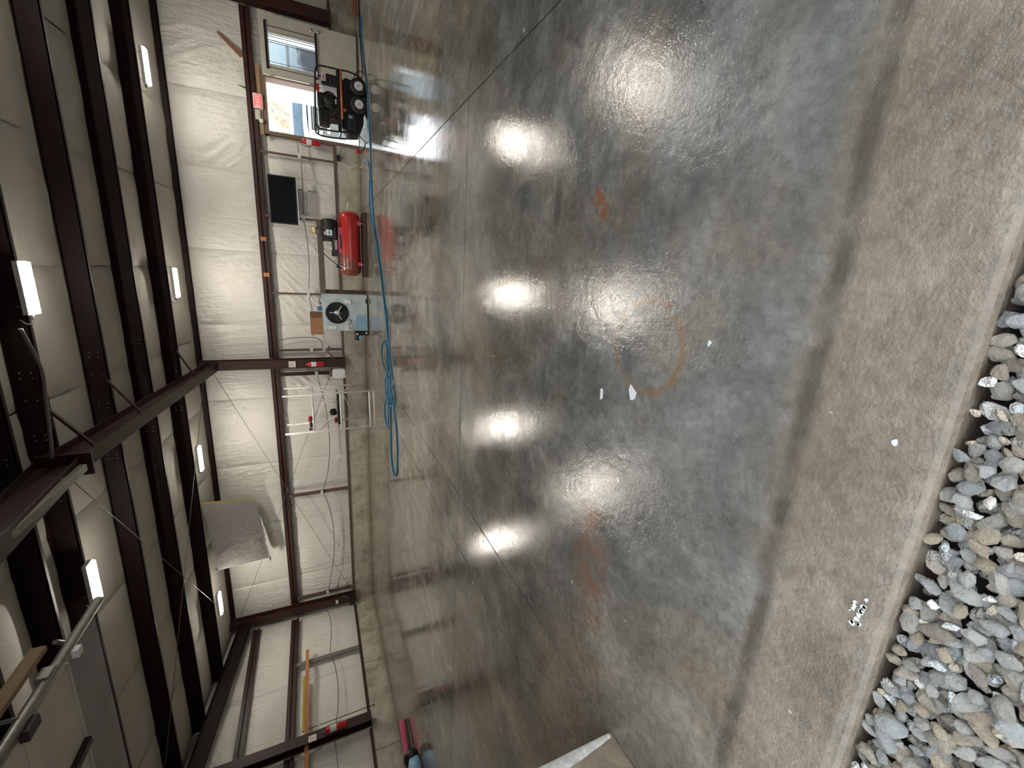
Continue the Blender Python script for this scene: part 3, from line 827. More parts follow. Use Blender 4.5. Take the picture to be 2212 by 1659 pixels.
# ------------------------------------------------------------------ outside the doorway
yard = sroot('ground', (0, 20, -.02), 'pale sunlit yard beyond the doorway', 'ground')
MB().box((-25, YB+.37, -.12), (45, 70, -.01)).build('yard_surface', 'yard', yard)
tr = thing('pickup_truck', 'pale blue pickup truck facing the doorway outside', 'truck', (5.45, 19.6, 0))
mb = MB()
mb.prism([(4.52, .40), (6.38, .40), (6.42, .70), (6.36, 1.16), (4.54, 1.16), (4.48, .70)], 19.0, 20.6, 'y'); mb.build('front_body', 'carbody', tr, .05)
mb = MB(); mb.grid(lambda u, v: (4.58+1.74*u, 19.02+1.25*v, 1.16+.05*math.sin(PI*u)+.14*v), 10, 6).build('hood', 'carbody', tr)
MB().prism([(20.25, 1.1), (20.72, 1.66), (20.72, 1.1)], 4.66, 6.24, 'x').build('cowl', 'grille', tr)
mb = MB(); mb.prism([(4.60, 1.16), (6.30, 1.16), (6.14, 1.70), (5.95, 1.80), (4.95, 1.80), (4.76, 1.70)], 20.62, 22.2, 'y').build('cab', 'carbody', tr, .03)
MB().prism([(4.74, 1.30), (6.16, 1.30), (6.04, 1.68), (4.86, 1.68)], 20.3, 20.62, 'y').build('windscreen', 'carglass', tr)
MB().box((4.86, 18.96, .74), (6.04, 19.01, 1.06)).build('grille', 'grille', tr, .02)
for z in (.82, .92, 1.0):
    MB().box((4.88, 18.94, z-.008), (6.02, 18.97, z+.008)).build('grille_bar', 'alu', tr)
MB().box((4.46, 18.86, .44), (6.44, 19.0, .64)).build('bumper', 'alu', tr, .04)
for x in (4.66, 6.24):
    MB().lathe([(.12, 0), (.12, -.03), (.08, -.05)], (x, 19.0, .90), 'y', 16).build('headlight', 'white', tr)
for x in (4.55, 6.15):
    MB().lathe([(.34, 0), (.36, .04), (.36, .2), (.34, .24)], (x, 19.8, .36), 'x', 20).build('wheel', 'rubber', tr)
    MB().cyl((x-.08 if x < 5 else x+.26, 20.5, 1.25), (x-.22 if x < 5 else x+.42, 20.4, 1.35), .02, 6).build('mirror_arm', 'black', tr)
cn = thing('marker_post', 'orange marker post behind the pickup truck', 'post', (5.0, 22.5, 0))
MB().lathe([(.10, 0), (.10, .05), (.06, .08), (.05, 1.75), (.045, 1.95), (.02, 2.0)], (4.95, 22.5, 0), 'z', 12).build('post', 'orange_cone', cn)
hs = thing('outbuilding', 'white gabled outbuilding with one dark window far behind the doorway', 'building', (9.5, 30, 0))
MB().prism([(7.9, 0), (12.6, 0), (12.6, 2.5), (10.2, 4.2), (7.9, 2.55)], 30, 34, 'y').build('walls', 'house', hs)
MB().box((8.85, 29.95, 1.75), (9.55, 30.02, 2.35)).build('window_frame', 'white', hs)
MB().box((8.92, 29.92, 1.81), (9.48, 29.96, 2.29)).build('pane', 'carglass', hs)
MB().prism([(7.6, 2.45), (10.2, 4.35), (12.9, 2.4), (12.9, 2.28), (10.2, 4.2), (7.6, 2.33)], 29.8, 34.2, 'y').build('roof', 'tote', hs)
MB().box((10.2, 29.9, .0), (11.2, 30.0, 2.0)).build('shed_door', 'tote', hs)
def tree(x, y, h, seed, lab, leafy):
    rr = random.Random(seed)
    t = thing('bare_tree', lab, 'tree', (x, y, 0)); mb = MB(); lv = MB()
    def br(p, d, L, r, dep):
        q = p+d*L; mid = p+d*L*.5+Vector((rr.gauss(0, .05), rr.gauss(0, .05), 0))*L
        mb.tube([p, mid, q], [r, r*.8, r*.6], 5, cap=False)
        if dep == 0:
            for _ in range(leafy):
                c = q+Vector((rr.gauss(0, .18), rr.gauss(0, .18), rr.gauss(0, .18))); a = Vector((rr.gauss(0, 1), rr.gauss(0, 1), rr.gauss(0, 1))).normalized()*.07; b = a.orthogonal().normalized()*.045
                o = len(lv.v); lv.v += [tuple(c-a), tuple(c+b), tuple(c+a), tuple(c-b)]; lv.f.append([o, o+1, o+2, o+3]); lv.sm.append(False)
            return
        for _ in range(3 if dep > 1 else 4):
            nd = (d+Vector((rr.gauss(0, .5), rr.gauss(0, .5), rr.gauss(0.05, .35)))).normalized()
            br(q if rr.random() < .6 else mid, nd, L*rr.uniform(.6, .8), r*.6, dep-1)
    br(Vector((x, y, 0)), Vector((rr.gauss(0, .08), 0, 1)).normalized(), h*.30, h*.018, 4)
    mb.build('trunk', 'bark', t)
    if leafy: o = lv.build('leaves', 'leaf', t); o['kind'] = 'stuff'
tree(3.9, 31, 4.6, 3, 'leafless tree left of the outbuilding', 5)
tree(5.6, 25, 3.4, 8, 'low bushy tree behind the orange marker post', 9)
tree(7.2, 28, 5.2, 5, 'tall bare tree close to the outbuilding wall', 3)
tree(11.2, 38, 8, 6, 'tall yellowish tree rising behind the outbuilding roof', 8)
tree(6.2, 37, 6.5, 12, 'bare tree behind the outbuilding gable', 4)
tp = thing('tarp_pile', 'dark tarpaulin covered heap seen through the door leaf window', 'heap', (6.1, 14.6, 0))
tl = thing('added_trailer', 'pale box trailer added outside to dim the view through the door leaf window', 'trailer', (7.4, 16.6, 0))  # added box, cuts the overbright sky seen through the pane
MB().box((5.22, 15.6, .5), (9.6, 17.6, 2.7)).build('box_body', 'trailer_side', tl, .04)
MB().box((5.22, 15.57, 1.62), (9.6, 15.6, 1.68)).build('side_trim', 'grey_metal', tl)
for x in (6.4, 8.9): MB().lathe([(.28, 0), (.34, .02), (.34, .2), (.28, .22)], (x, 15.7, .34), 'y', 18).build('wheel', 'rubber', tl)
def tarp(u, v):
    a = PI*v; x = 5.0+2.4*u; hh = (1.0+.55*math.sin(PI*min(1, u*1.1))+.25*noise.noise(Vector((u*4, 0, 3))))
    return (x, 14.6-.55*math.cos(a)+.08*noise.noise(Vector((u*6, v*6, 1))), max(0, hh*math.sin(a)**.6*(1+.1*noise.noise(Vector((u*7, v*5, 9))))))
MB().grid(tarp, 30, 16).build('tarpaulin', 'grille', tp)
tt = thing('plastic_tote', 'grey plastic tote with a lip standing just outside the doorway', 'tote', (3.75, 14.5, 0))
mb = MB(); mb.prism([(3.52, .30), (3.90, .02), (3.96, .02), (3.96, .88), (3.52, .88)], 14.2, 14.8, 'y'); mb.build('bin', 'tote', tt, .03)
MB().box((3.48, 14.16, .86), (4.0, 14.84, .92)).build('lip', 'white', tt, .01)
MB().box((3.60, 14.17, .66), (3.78, 14.2, .74)).build('handle', 'white', tt, .01)
recentre(MB().box((3.19, 13.6, 0), (3.23, 13.64, 1.2)).build('garden_stake', 'white_pipe', None), 'thin white stake standing outside the doorway', 'stake')

# ------------------------------------------------------------------ wall screen
tv = thing('wall_screen', 'black flat television mounted on the back wall', 'television', (1.58, 13.0, 1.58))
MB().box((1.00, 12.95, 1.585), (2.15, 12.99, 2.225)).build('bezel', 'black', tv, .008)
MB().box((1.03, 12.944, 1.62), (2.12, 12.951, 2.20)).build('screen', 'screen', tv)
MB().box((1.00, 12.945, 1.565), (2.15, 12.985, 1.592)).build('lower_trim', 'alu', tv)
MB().box((1.4, 12.99, 1.75), (1.75, 13.12, 2.05)).build('bracket', 'black', tv)
MB().cyl((1.88, 13.0, 1.57), (1.88, 13.05, 1.46), .012, 8).build('cable', 'black', tv)
MB().box((1.56, 12.942, 1.572), (1.60, 12.946, 1.585)).build('badge', 'white', tv)
recentre(MB().box((1.87, YB-.03, 1.12), (1.90, YB-.008, 1.32)).build('wall_clip', 'grey_metal'), 'short grey strip fixed on the insulation below the screen', 'clip')

# ------------------------------------------------------------------ outlets and conduits
def outlet(x, y, z, lab, ax='y', round_=False, w=.12, h=.075):
    t = thing('outlet_box', lab, 'outlet', (x, y, z), None)
    if ax == 'y':
        MB().box((x-w/2, y-.045, z-h/2), (x+w/2, y, z+h/2)).build('box', 'white', t, .006)
        for s_ in (-.026, .026):
            MB().box((x+s_-.012, y-.048, z-.012), (x+s_+.012, y-.044, z+.012)).build('socket', 'greyink' if not round_ else 'black', t)
    else:
        MB().box((x, y-w/2, z-h/2), (x+.045, y+w/2, z+h/2)).build('box', 'white', t, .006)
        MB().box((x+.044, y-.03, z-.012), (x+.048, y+.03, z+.012)).build('socket', 'greyink', t)
Yo = YB-.03
outlet(2.70, Yo, 1.47, 'white outlet box on the stud between screen and doorway')
outlet(1.22, Yo, 1.47, 'white outlet box under the right corner of the screen')
outlet(-.76, Yo, 1.46, 'white outlet box above the fan cabinet')
outlet(-2.33, Yo, 1.47, 'upper of the two white outlet boxes on the stud near the middle column')
outlet(-2.33, Yo, 1.14, 'lower white outlet box with a dark round socket near the middle column', 'y', True)
outlet(-3.02, Yo, 1.38, 'white outlet box on the dark stud left of the middle column')
outlet(-6.83, Yo, 1.43, 'white outlet box on the stud halfway along the left wall part')
outlet(-10.52, Yo, 1.44, 'small white outlet box near the corner column')
outlet(-10.78, 12.86, 1.18, 'white switch box with a dark square on the corner column')
def cond(P, lab, r=.011, mat='grey_metal', name='conduit'):
    recentre(MB().tube(catmull(P, 6), r, 7).build(name, mat), lab, 'cable')
y_ = YB-.05
cond([(2.70, y_, 1.45), (2.0, y_, 1.44), (1.26, y_, 1.47)], 'grey conduit between the two outlets right of the screen bottom')
cond([(3.0, y_, 1.50), (2.85, y_, 1.49), (2.74, y_, 1.49)], 'short grey conduit from the red extinguisher to the first outlet')
cond([(1.18, y_, 1.47), (.86, y_, 1.43), (.3, y_, 1.40), (-.2, y_, 1.41), (-.66, y_, 1.45)], 'grey conduit sagging from the screen towards the cabinet')
cond([(-.84, y_, 1.45), (-1.2, y_, 1.40), (-1.7, y_, 1.40), (-1.93, y_, 1.42)], 'grey conduit running behind the cardboard box')
cond([(-2.05, y_, 2.32), (-1.98, y_, 1.9), (-1.97, y_, 1.45), (-2.05, y_, 1.24), (-2.28, y_, 1.17)], 'thin grey conduit dropping from the girt to the lower round socket')
cond([(-3.06, y_, 1.37), (-3.4, y_, 1.31), (-3.9, y_, 1.21), (-4.6, y_, 1.15), (-5.3, y_, 1.14), (-6.1, y_, 1.22), (-6.8, y_, 1.40)], 'long sagging grey cable behind the white pipe rack')
cond([(-6.86, y_, 1.40), (-7.3, y_, 1.27), (-8.0, y_, 1.17), (-8.9, y_, 1.17), (-9.7, y_, 1.28), (-10.5, y_, 1.43)], 'sagging grey cable between the far stud and the corner')
x_ = XL+.04
cond([(x_, 12.85, 1.50), (x_, 12.5, 1.42), (x_, 11.9, 1.40), (x_, 11.1, 1.46), (x_, 10.6, 1.36), (x_, 9.9, 1.31), (x_, 9.2, 1.36), (x_, 8.72, 1.45)], 'sagging grey cable along the left end wall')
cond([(x_, 8.5, 1.45), (x_, 8.0, 1.43), (x_, 7.2, 1.40), (x_, 6.4, 1.44)], 'grey cable continuing past the end wall column')

# ------------------------------------------------------------------ extinguishers and notices
def extinguisher(x, y, z, h, r, lab, facing='y', matb='red_ext'):
    t = thing('fire_extinguisher', lab, 'extinguisher', (x, y, z))
    MB().lathe([(r*.85, 0), (r, .015), (r, h*.76), (r*.8, h*.84), (r*.35, h*.88), (r*.3, h*.92)], (x, y, z), 'z', 18).build('cylinder', matb, t)
    MB().lathe([(r*1.01, h*.42), (r*1.015, h*.43), (r*1.015, h*.66), (r*1.01, h*.67)], (x, y, z), 'z', 18).build('label_band', 'white', t)
    MB().cyl((x, y, z+h*.9), (x, y, z+h*.97), r*.28, 10).build('valve', 'alu', t)
    MB().beam((x, y, z+h*.96), (x-.02, y-.08, z+h*1.06), .02, .012).build('lever', 'black' , t)
    MB().beam((x, y, z+h*.94), (x+.02, y-.08, z+h*.93), .02, .012).build('lever', 'black', t)
    MB().tube(catmull([(x-.02, y, z+h*.93), (x-.10, y-.02, z+h*.88), (x-.115, y-.02, z+h*.6), (x-.06, y-.02, z+h*.35)], 5), .008, 6).build('hose', 'black', t)
    MB().box((x-.02, y+r*.6, z+h*.2), (x+.02, y+r+.03, z+h*.8)).build('bracket', 'grey_metal', t)
extinguisher(3.04, YB-.11, .97, .48, .065, 'red fire extinguisher hanging on the left post of the doorway')
extinguisher(-2.68, 12.77, 1.17, .49, .066, 'red fire extinguisher hanging on the middle column')
extinguisher(-10.72, 8.56, 1.17, .55, .07, 'red fire extinguisher hanging on the end wall column')
def notice(x, y, z, w, h, lab, rz=0):
    t = thing('notice_plate', lab, 'notice', (x, y, z)); t.rotation_euler = (0, 0, rz)
    t['_org'] = (0., 0., 0.)
    MB().box((-w/2, -.004, -h/2), (w/2, 0, h/2)).build('plate', 'white', t, 0)
    for k in range(3):
        MB().box((-w*.36, -.006, h*(.27-.24*k)-.006), (w*(.36-.1*k), -.004, h*(.27-.24*k)+.006)).build('print_line', 'redink', t)
notice(-2.68, 12.855, 1.98, .17, .17, 'small white notice above the extinguisher on the middle column')
notice(-10.80, 8.56, 1.93, .15, .17, 'small white notice above the extinguisher on the end wall column', R(90))
# red cord loop box by the door
rb = thing('junction_box', 'black box with a looped cord on the stem wall left of the doorway', 'box', (2.80, YB-.08, .40))
MB().box((2.72, YB-.09, .50), (2.86, YB, .59)).build('box', 'black', rb, .006)
MB().tube(catmull([(2.86, YB-.05, .55), (3.02, YB-.06, .47), (3.08, YB-.06, .30), (3.04, YB-.06, .10)], 6), .007, 6).build('cord', 'grey_metal', rb)
MB().tube(catmull([(2.72, YB-.05, .50), (2.64, YB-.06, .38), (2.62, YB-.06, .22), (2.70, YB-.06, .08)], 6), .007, 6).build('cord', 'white', rb)
recentre(MB().lathe([(.03, 0), (.05, .02), (.05, .09), (.03, .12)], (3.00, YB-.16, .001), 'z', 12).build('red_plug', 'red_ext'), 'small red plug on the floor at the left foot of the door frame', 'plug')
# white paper towel roll box by column
pr = thing('towel_dispenser', 'white rounded dispenser hanging just left of the middle column', 'dispenser', (-2.98, 12.9, .6))
mb = MB(); mb.prism([(-3.11, .62), (-2.86, .62), (-2.84, .70), (-2.84, .90), (-2.87, .96), (-3.08, .97), (-3.12, .9)], 12.72, 12.86, 'y').build('cover', 'white', pr, .02)
MB().box((-3.05, 12.74, .97), (-2.86, 12.92, 1.03)).build('bracket', 'stud', pr)

# ------------------------------------------------------------------ compressor
cp = thing('air_compressor', 'red horizontal tank air compressor with engine on top', 'compressor', (.58, 12.1, .12))
cy, cz, cr_ = 12.15, .41, .255
prof = [(.02, -.80), (.13, -.79), (.20, -.755), (.245, -.70), (cr_, -.62), (cr_, .62), (.245, .70), (.20, .755), (.13, .79), (.02, .80)]
MB().lathe(prof, (.59, cy, cz), 'x', 32).build('tank', 'tank', cp)
for x in (.10, 1.10):
    for y in (cy-.16, cy+.16):
        ft = MB().box((x-.05, y-.03, .145), (x+.05, y+.03, .26)).build('foot', 'red_ext', cp, .005)
        MB().cyl((x, y, .115), (x, y, .15), .03, 10).build('rubber_pad', 'alu', ft)
sd = MB(); sd.prism([(.34, .60), (.97, .60), (.97, .72), (.34, .72)], cy-.17, cy-.155, 'y'); sd.box((.34, cy-.17, .70), (.97, cy+.17, .72)); sd.build('saddle_plate', 'pink', cp)
MB().box((.45, cy-.174, .62), (.80, cy-.168, .66)).build('saddle_slot', 'black', cp)
MB().lathe([(.09, 0), (.17, .02), (.19, .10), (.19, .26), (.15, .30)], (.85, cy-.02, .88), 'x', 20).build('flywheel_housing', 'black', cp)
MB().box((.86, cy-.14, .78), (1.12, cy+.10, 1.08)).build('air_cleaner', 'black', cp, .03)
MB().box((.66, cy-.17, .72), (.98, cy+.14, .95)).build('crankcase', 'dark_metal', cp, .03)
MB().box((.74, cy-.20, .82), (.90, cy-.16, .98)).build('recoil_cover', 'alu', cp, .02)
MB().box((.78, cy-.205, .87), (.86, cy-.198, .93)).build('cover_badge', 'lightblue', cp)
MB().lathe([(.07, 0), (.11, .03), (.11, .14), (.07, .19)], (.84, cy-.02, 1.02), 'z', 16).build('cylinder_head', 'grey_cast', cp)
MB().box((.78, cy-.10, 1.20), (.95, cy+.06, 1.31)).build('pump_head', 'brass', cp, .02)
for k in range(5):
    MB().box((.76, cy-.12, 1.06+k*.028), (.94, cy+.08, 1.068+k*.028)).build('cooling_fin', 'grey_cast', cp)
MB().box((.62, cy-.13, .80), (.76, cy+.13, 1.08)).build('belt_guard', 'dark_metal', cp, .02)
MB().box((.40, cy-.02, .78), (.64, cy+.02, .84)).build('rear_bracket', 'dark_metal', cp)
MB().box((.26, cy-.08, .72), (.42, cy+.08, .86)).build('motor_mount', 'dark_metal', cp, .01)
MB().tube(catmull([(.33, cy-.1, 1.06), (.22, cy-.12, .95), (.06, cy-.14, .76)], 6), .011, 7).build('throttle_lever', 'dark_metal', cp)
MB().cyl((.02, cy-.14, .66), (.02, cy-.14, .76), .045, 12).build('pressure_switch', 'black', cp)
MB().tube(catmull([(.05, cy-.16, .72), (.02, cy-.2, .62), (.00, cy-.24, .52), (.02, cy-.265, .42)], 6), .012, 7).build('air_pipe', 'alu', cp)
MB().tube([(1.38, cy, .44), (1.55, cy-.02, .43), (1.60, cy-.02, .43)], [.014, .014, .02], 8).build('outlet_valve', 'white_pipe', cp)
for y, lab in ((cy-.17, 'dark wet timber sleeper under the front feet of the compressor'), (cy+.17, 'dark timber sleeper under the rear feet of the compressor')):
    recentre(MB().box((-.22, y-.06, 0), (1.38, y+.06, .112)).build('timber_sleeper', 'wood_dark', None, .006), lab, 'timber')

# weathered guard rail behind compressor with its post
wr_ = thing('guard_rail', 'weathered timber rail and post standing behind the compressor', 'frame', (.2, 12.7, 0))
MB().box((-.69, 12.56, 1.03), (1.16, 12.60, 1.17)).build('rail', 'wood_grey', wr_, .004)
MB().box((-.695, 12.60, 0), (-.60, 12.68, 1.17)).build('post', 'wood_dark', wr_, .004)
MB().box((1.10, 12.62, 0), (1.16, 12.68, 1.03)).build('post', 'wood_grey', wr_, .004)

# ------------------------------------------------------------------ fan cabinet
cb = thing('fan_cabinet', 'pale blue metal cabinet with a round black fan opening', 'heater', (-1.19, 12.4, 0))
fx, fz, fr = -1.185, .785, .285
x0, x1, z0, z1, yf = -1.66, -.70, .03, 1.15, 12.2
mb = MB()      # front sheet with a round hole
n = 40; ring = []; outer_ = []
for k in range(n):
    a = 2*PI*k/n; c, s_ = math.cos(a), math.sin(a)
    ring.append((fx+fr*c, fz+fr*s_))
    t_ = min((x1-fx)/c if c > 1e-6 else 1e9, (x0-fx)/c if c < -1e-6 else 1e9, (z1-fz)/s_ if s_ > 1e-6 else 1e9, (z0-fz)/s_ if s_ < -1e-6 else 1e9)
    outer_.append((fx+t_*c, fz+t_*s_))
for P, y in ((ring, yf), (outer_, yf)):
    mb.v += [(p[0], y, p[1]) for p in P]
for k in range(n):
    j = (k+1) % n; mb.f.append([k, j, n+j, n+k]); mb.sm.append(False)
o0 = len(mb.v)
mb.v += [(x0, yf, z0), (x1, yf, z0), (x1, yf, z1), (x0, yf, z1), (x0, yf+.5, z0), (x1, yf+.5, z0), (x1, yf+.5, z1), (x0, yf+.5, z1)]
# corner fillers + sides
for cxn, czn, ci in ((x0, z0, 0), (x1, z0, 1), (x1, z1, 2), (x0, z1, 3)):
    best = sorted(range(n), key=lambda k: (outer_[k][0]-cxn)**2+(outer_[k][1]-czn)**2)[:2]
    mb.f.append([n+best[0], n+best[1], o0+ci]); mb.sm.append(False)
for q in ((0, 1, 5, 4), (1, 2, 6, 5), (2, 3, 7, 6), (3, 0, 4, 7), (4, 5, 6, 7)): mb.f.append([o0+i for i in q]); mb.sm.append(False)
mb.build('casing', 'cabinet', cb)
mb = MB()
for k in range(n):
    a = 2*PI*k/n
    for dy, rr_ in ((-.008, fr+.012), (.16, fr-.01)): mb.v.append((fx+rr_*math.cos(a), yf+dy, fz+rr_*math.sin(a)))
for k in range(n):
    j = (k+1) % n; mb.f.append([2*k, 2*j, 2*j+1, 2*k+1]); mb.sm.append(True)
mb.build('fan_ring', 'black', cb)
MB().lathe([(fr-.005, 0), (fr-.005, .01)], (fx, yf+.17, fz), 'y', 32).build('fan_back', 'black', cb)
hub = MB().lathe([(.03, -.05), (.075, -.04), (.08, .04)], (fx, yf+.08, fz), 'y', 20).build('fan_hub', 'alu', cb)
for k in range(3):
    a = R(60+120*k)
    def bl(u, v, a=a):
        r_ = .07+.19*u; w = (v-.5)*(.05+.10*u)
        return (fx+math.cos(a)*r_-math.sin(a)*w, yf+.09-.25*w, fz+math.sin(a)*r_+math.cos(a)*w)
    MB().grid(bl, 6, 4).build('fan_blade', 'dark_metal', cb)
    MB().beam((fx+math.cos(a+.5)*.06, yf+.03, fz+math.sin(a+.5)*.06), (fx+math.cos(a+.5)*.2, yf+.03, fz+math.sin(a+.5)*.2), .02, .01, (0, 1, 0)).build('fan_strut', 'alu', cb)
MB().box((-1.62, yf-.012, .06), (-1.25, yf, .32)).build('inspection_sheet', 'lightblue', cb).hide_render = False
MB().box((-.93, yf-.05, .44), (-.82, yf, .57)).build('junction_box', 'white', cb, .006)
MB().box((-.92, yf-.03, .04), (-.80, yf-.001, .07)).build('vent_slot', 'black', cb)
MB().box((-1.64, yf-.05, .42), (-1.52, yf, .60)).build('control_box', 'white', cb, .006)
MB().box((-1.62, yf-.053, .44), (-1.55, yf-.049, .52)).build('control_label', 'greyink', cb)
MB().box((-1.62, yf-.012, .82), (-1.53, yf, 1.02)).build('rating_plate', 'white', cb)
MB().lathe([(.024, 0), (.024, -.012), (.012, -.016)], (-1.58, yf, 1.06), 'y', 12).build('indicator', 'white', cb)
MB().tube(catmull([(-1.38, yf-.02, .54), (-1.36, yf-.03, .46), (-1.44, yf-.03, .47), (-1.53, yf-.03, .53)], 6), .010, 6).build('cable', 'grey_metal', cb)
for x in (-1.60, -.76):
    MB().box((x-.04, yf+.03, 0), (x+.04, yf+.45, .032)).build('foot', 'black', cb)
kb = thing('cardboard_box', 'brown cardboard box lying on top of the fan cabinet', 'box', (-1.48, 12.45, 1.151))
MB().box((-1.77, 12.25, 1.152), (-1.32, 12.62, 1.455)).build('carton', 'cardboard', kb, .006)
MB().box((-1.32, 12.25, 1.152), (-1.19, 12.62, 1.452)).build('taped_end', 'tape', kb, .006)
MB().box((-1.66, 12.247, 1.40), (-1.61, 12.251, 1.435)).build('sticker', 'pink', kb)
bt = thing('spray_can', 'blue can with a white nozzle on the cabinet edge', 'can', (-1.06, 12.28, 1.151))
MB().lathe([(.05, 0), (.055, .01), (.055, .10), (.04, .115)], (-1.08, 12.28, 1.151), 'z', 16).build('body', 'blue', bt)
MB().lathe([(.022, .115), (.022, .15), (.010, .16)], (-1.08, 12.28, 1.151), 'z', 10).build('nozzle', 'white', bt)
bg_ = thing('air_gun', 'grey air gun lying between the blue can and the rail', 'tool', (-.92, 12.32, 1.151))
MB().beam((-.98, 12.32, 1.20), (-.84, 12.32, 1.21), .035, .03).build('barrel', 'grey_cast', bg_, .005)
MB().beam((-.95, 12.32, 1.20), (-.93, 12.32, 1.155), .03, .03, (1, 0, 0)).build('grip', 'dark_metal', bg_, .005)
pm = thing('water_pump', 'small black pump with white fittings beside the fan cabinet', 'pump', (-1.80, 12.3, 0))
MB().box((-1.79, 12.18, 0.0), (-1.68, 12.40, .36)).build('motor', 'black', pm, .03)
MB().lathe([(.04, 0), (.09, .02), (.09, .10), (.05, .13)], (-1.84, 12.22, .24), 'z', 14).build('pump_bowl', 'black', pm)
MB().box((-1.88, 12.12, .20), (-1.80, 12.14, .27)).build('label', 'lightblue', pm)
MB().lathe([(.025, 0), (.025, -.02)], (-1.75, 12.16, .31), 'y', 10).build('port', 'white', pm)
MB().lathe([(.025, 0), (.025, -.02)], (-1.72, 12.17, .07), 'y', 10).build('port', 'white', pm)

# ------------------------------------------------------------------ pressure washer
pw = thing('pressure_washer', 'black engine driven pressure washer skid with dual wheels by the door', 'washer', (3.6, 11.6, 0))
def loop(y, lab='side_frame'):
    P = [(4.12, y, .10), (4.20, y, .30), (4.20, y, .62), (4.19, y, .95), (4.10, y, 1.04), (3.85, y, 1.06), (3.4, y, 1.08), (3.06, y, 1.09), (2.98, y, 1.02), (2.96, y, .85), (2.97, y, .62), (3.0, y, .40), (3.10, y, .22)]
    MB().tube(catmull(P, 4), .018, 8).build(lab, 'black', pw)
loop(11.36); loop(11.92)
MB().cyl((4.16, 11.36, 1.0), (4.16, 11.92, 1.0), .018, 8).build('cross_tube', 'black', pw)
MB().cyl((3.0, 11.36, 1.03), (3.0, 11.92, 1.03), .018, 8).build('cross_tube', 'black', pw)
MB().box((2.98, 11.33, .57), (4.20, 11.38, .63)).build('deck_rail', 'black', pw, .005)
MB().box((2.98, 11.38, .55), (4.20, 11.92, .58)).build('deck', 'black', pw)
MB().cyl((3.22, 11.31, .535), (4.19, 11.31, .535), .022, 12).build('orange_bar', 'orange', pw)
hull = MB(); hull.prism([(3.00, .16), (3.25, .06), (3.9, .05), (4.08, .18), (4.12, .44), (4.02, .52), (3.15, .52), (2.96, .40)], 11.46, 11.9, 'y').build('water_tank', 'black', pw, .03)
hull2 = MB(); hull2.prism([(3.05, .22), (3.40, .22), (3.40, .42), (3.05, .42)], 11.34, 11.46, 'y').build('tank_lobe', 'black', pw, .03)
MB().box((3.28, 11.335, .32), (3.34, 11.34, .40)).build('badge', 'lightblue', pw)
MB().lathe([(.035, 0), (.035, -.01)], (3.45, 11.44, .47), 'y', 12).build('filler_cap', 'redink', pw)
for x in (3.93, 3.57):
    for y, s_ in ((11.30, -1), (11.80, 1)):
        w_ = MB().lathe([(.09, -.05), (.15, -.055), (.175, -.03), (.178, 0), (.175, .03), (.15, .055), (.09, .05)], (x, y, .178), 'y', 28).build('wheel', 'rubber', pw)
        MB().lathe([(.092, -.056), (.088, -.045), (.055, -.035), (.02, -.05), (.02, .05), (.092, .05)], (x, y, .178), 'y', 24).build('hub', 'white', w_)
        MB().lathe([(.018, -.062), (.018, -.05)], (x, y, .178), 'y', 10).build('axle_nut', 'greyink', w_)
MB().box((3.86, 11.42, .60), (4.10, 11.80, .93)).build('control_cabinet', 'black', pw, .02)
MB().box((3.94, 11.413, .84), (4.09, 11.419, .93)).build('label', 'white', pw)
MB().box((3.96, 11.409, .87), (4.07, 11.413, .90)).build('label_print', 'redink', pw)
for x, mt in ((3.86, 'grey_metal'), (3.80, 'grey_metal')):
    MB().box((3.90, 11.412, .66 if mt and x > 3.83 else .74), (4.09, 11.418, .67 if x > 3.83 else .75)).build('panel_seam', mt, pw)
MB().lathe([(.10, 0), (.17, .03), (.18, .12), (.18, .26), (.12, .30)], (3.60, 11.42, .78), 'y', 24).build('engine_shroud', 'black', pw)
MB().lathe([(.05, 0), (.11, .01), (.12, .03)], (3.60, 11.39, .78), 'y', 20).build('recoil_starter', 'dark_metal', pw)
MB().box((3.52, 11.385, .64), (3.62, 11.392, .67)).build('engine_label', 'white', pw)
MB().box((3.40, 11.42, .88), (3.72, 11.80, 1.03)).build('fuel_tank', 'black', pw, .04)
MB().box((3.10, 11.45, .78), (3.42, 11.78, 1.02)).build('muffler', 'dark_metal', pw, .04)
MB().box((3.20, 11.45, .60), (3.50, 11.75, .80)).build('pump', 'dark_metal', pw, .03)
MB().box((3.74, 11.50, .98), (3.90, 11.64, 1.04)).build('red_cap', 'red_ext', pw, .01)
MB().lathe([(.03, 0), (.035, .03), (.02, .06)], (3.80, 11.46, .60), 'z', 10).build('gauge', 'alu', pw)
for k, (p, q) in enumerate((((3.3, 11.40, .62), (3.16, 11.38, .80)), ((3.45, 11.40, .60), (3.30, 11.38, .72)), ((3.66, 11.38, .64), (3.74, 11.38, .8)))):
    MB().cyl(p, q, .012, 6).build('fuel_line', 'grey_cast', pw)
MB().tube(catmull([(2.98, 11.36, .95), (2.92, 11.3, 1.0), (3.02, 11.3, 1.06)], 5), .012, 6).build('handle', 'black', pw)
MB().tube(catmull([(4.15, 11.4, .25), (4.22, 11.35, .20), (4.24, 11.3, .10), (4.20, 11.3, .03)], 5), .012, 6).build('drain_hose', 'black', pw)
cond([(4.16, 11.5, .08), (4.5, 11.9, .012), (5.3, 12.2, .012), (6.5, 12.3, .012)], 'black hose running right along the floor from the pressure washer', .012, 'black', 'rubber_hose')
cond([(3.05, 11.4, .22), (2.95, 11.5, .12), (2.92, 11.7, .012), (2.9, 12.3, .012), (3.0, 12.9, .012)], 'black cord from the pressure washer to the door frame foot', .010, 'black', 'power_cord')

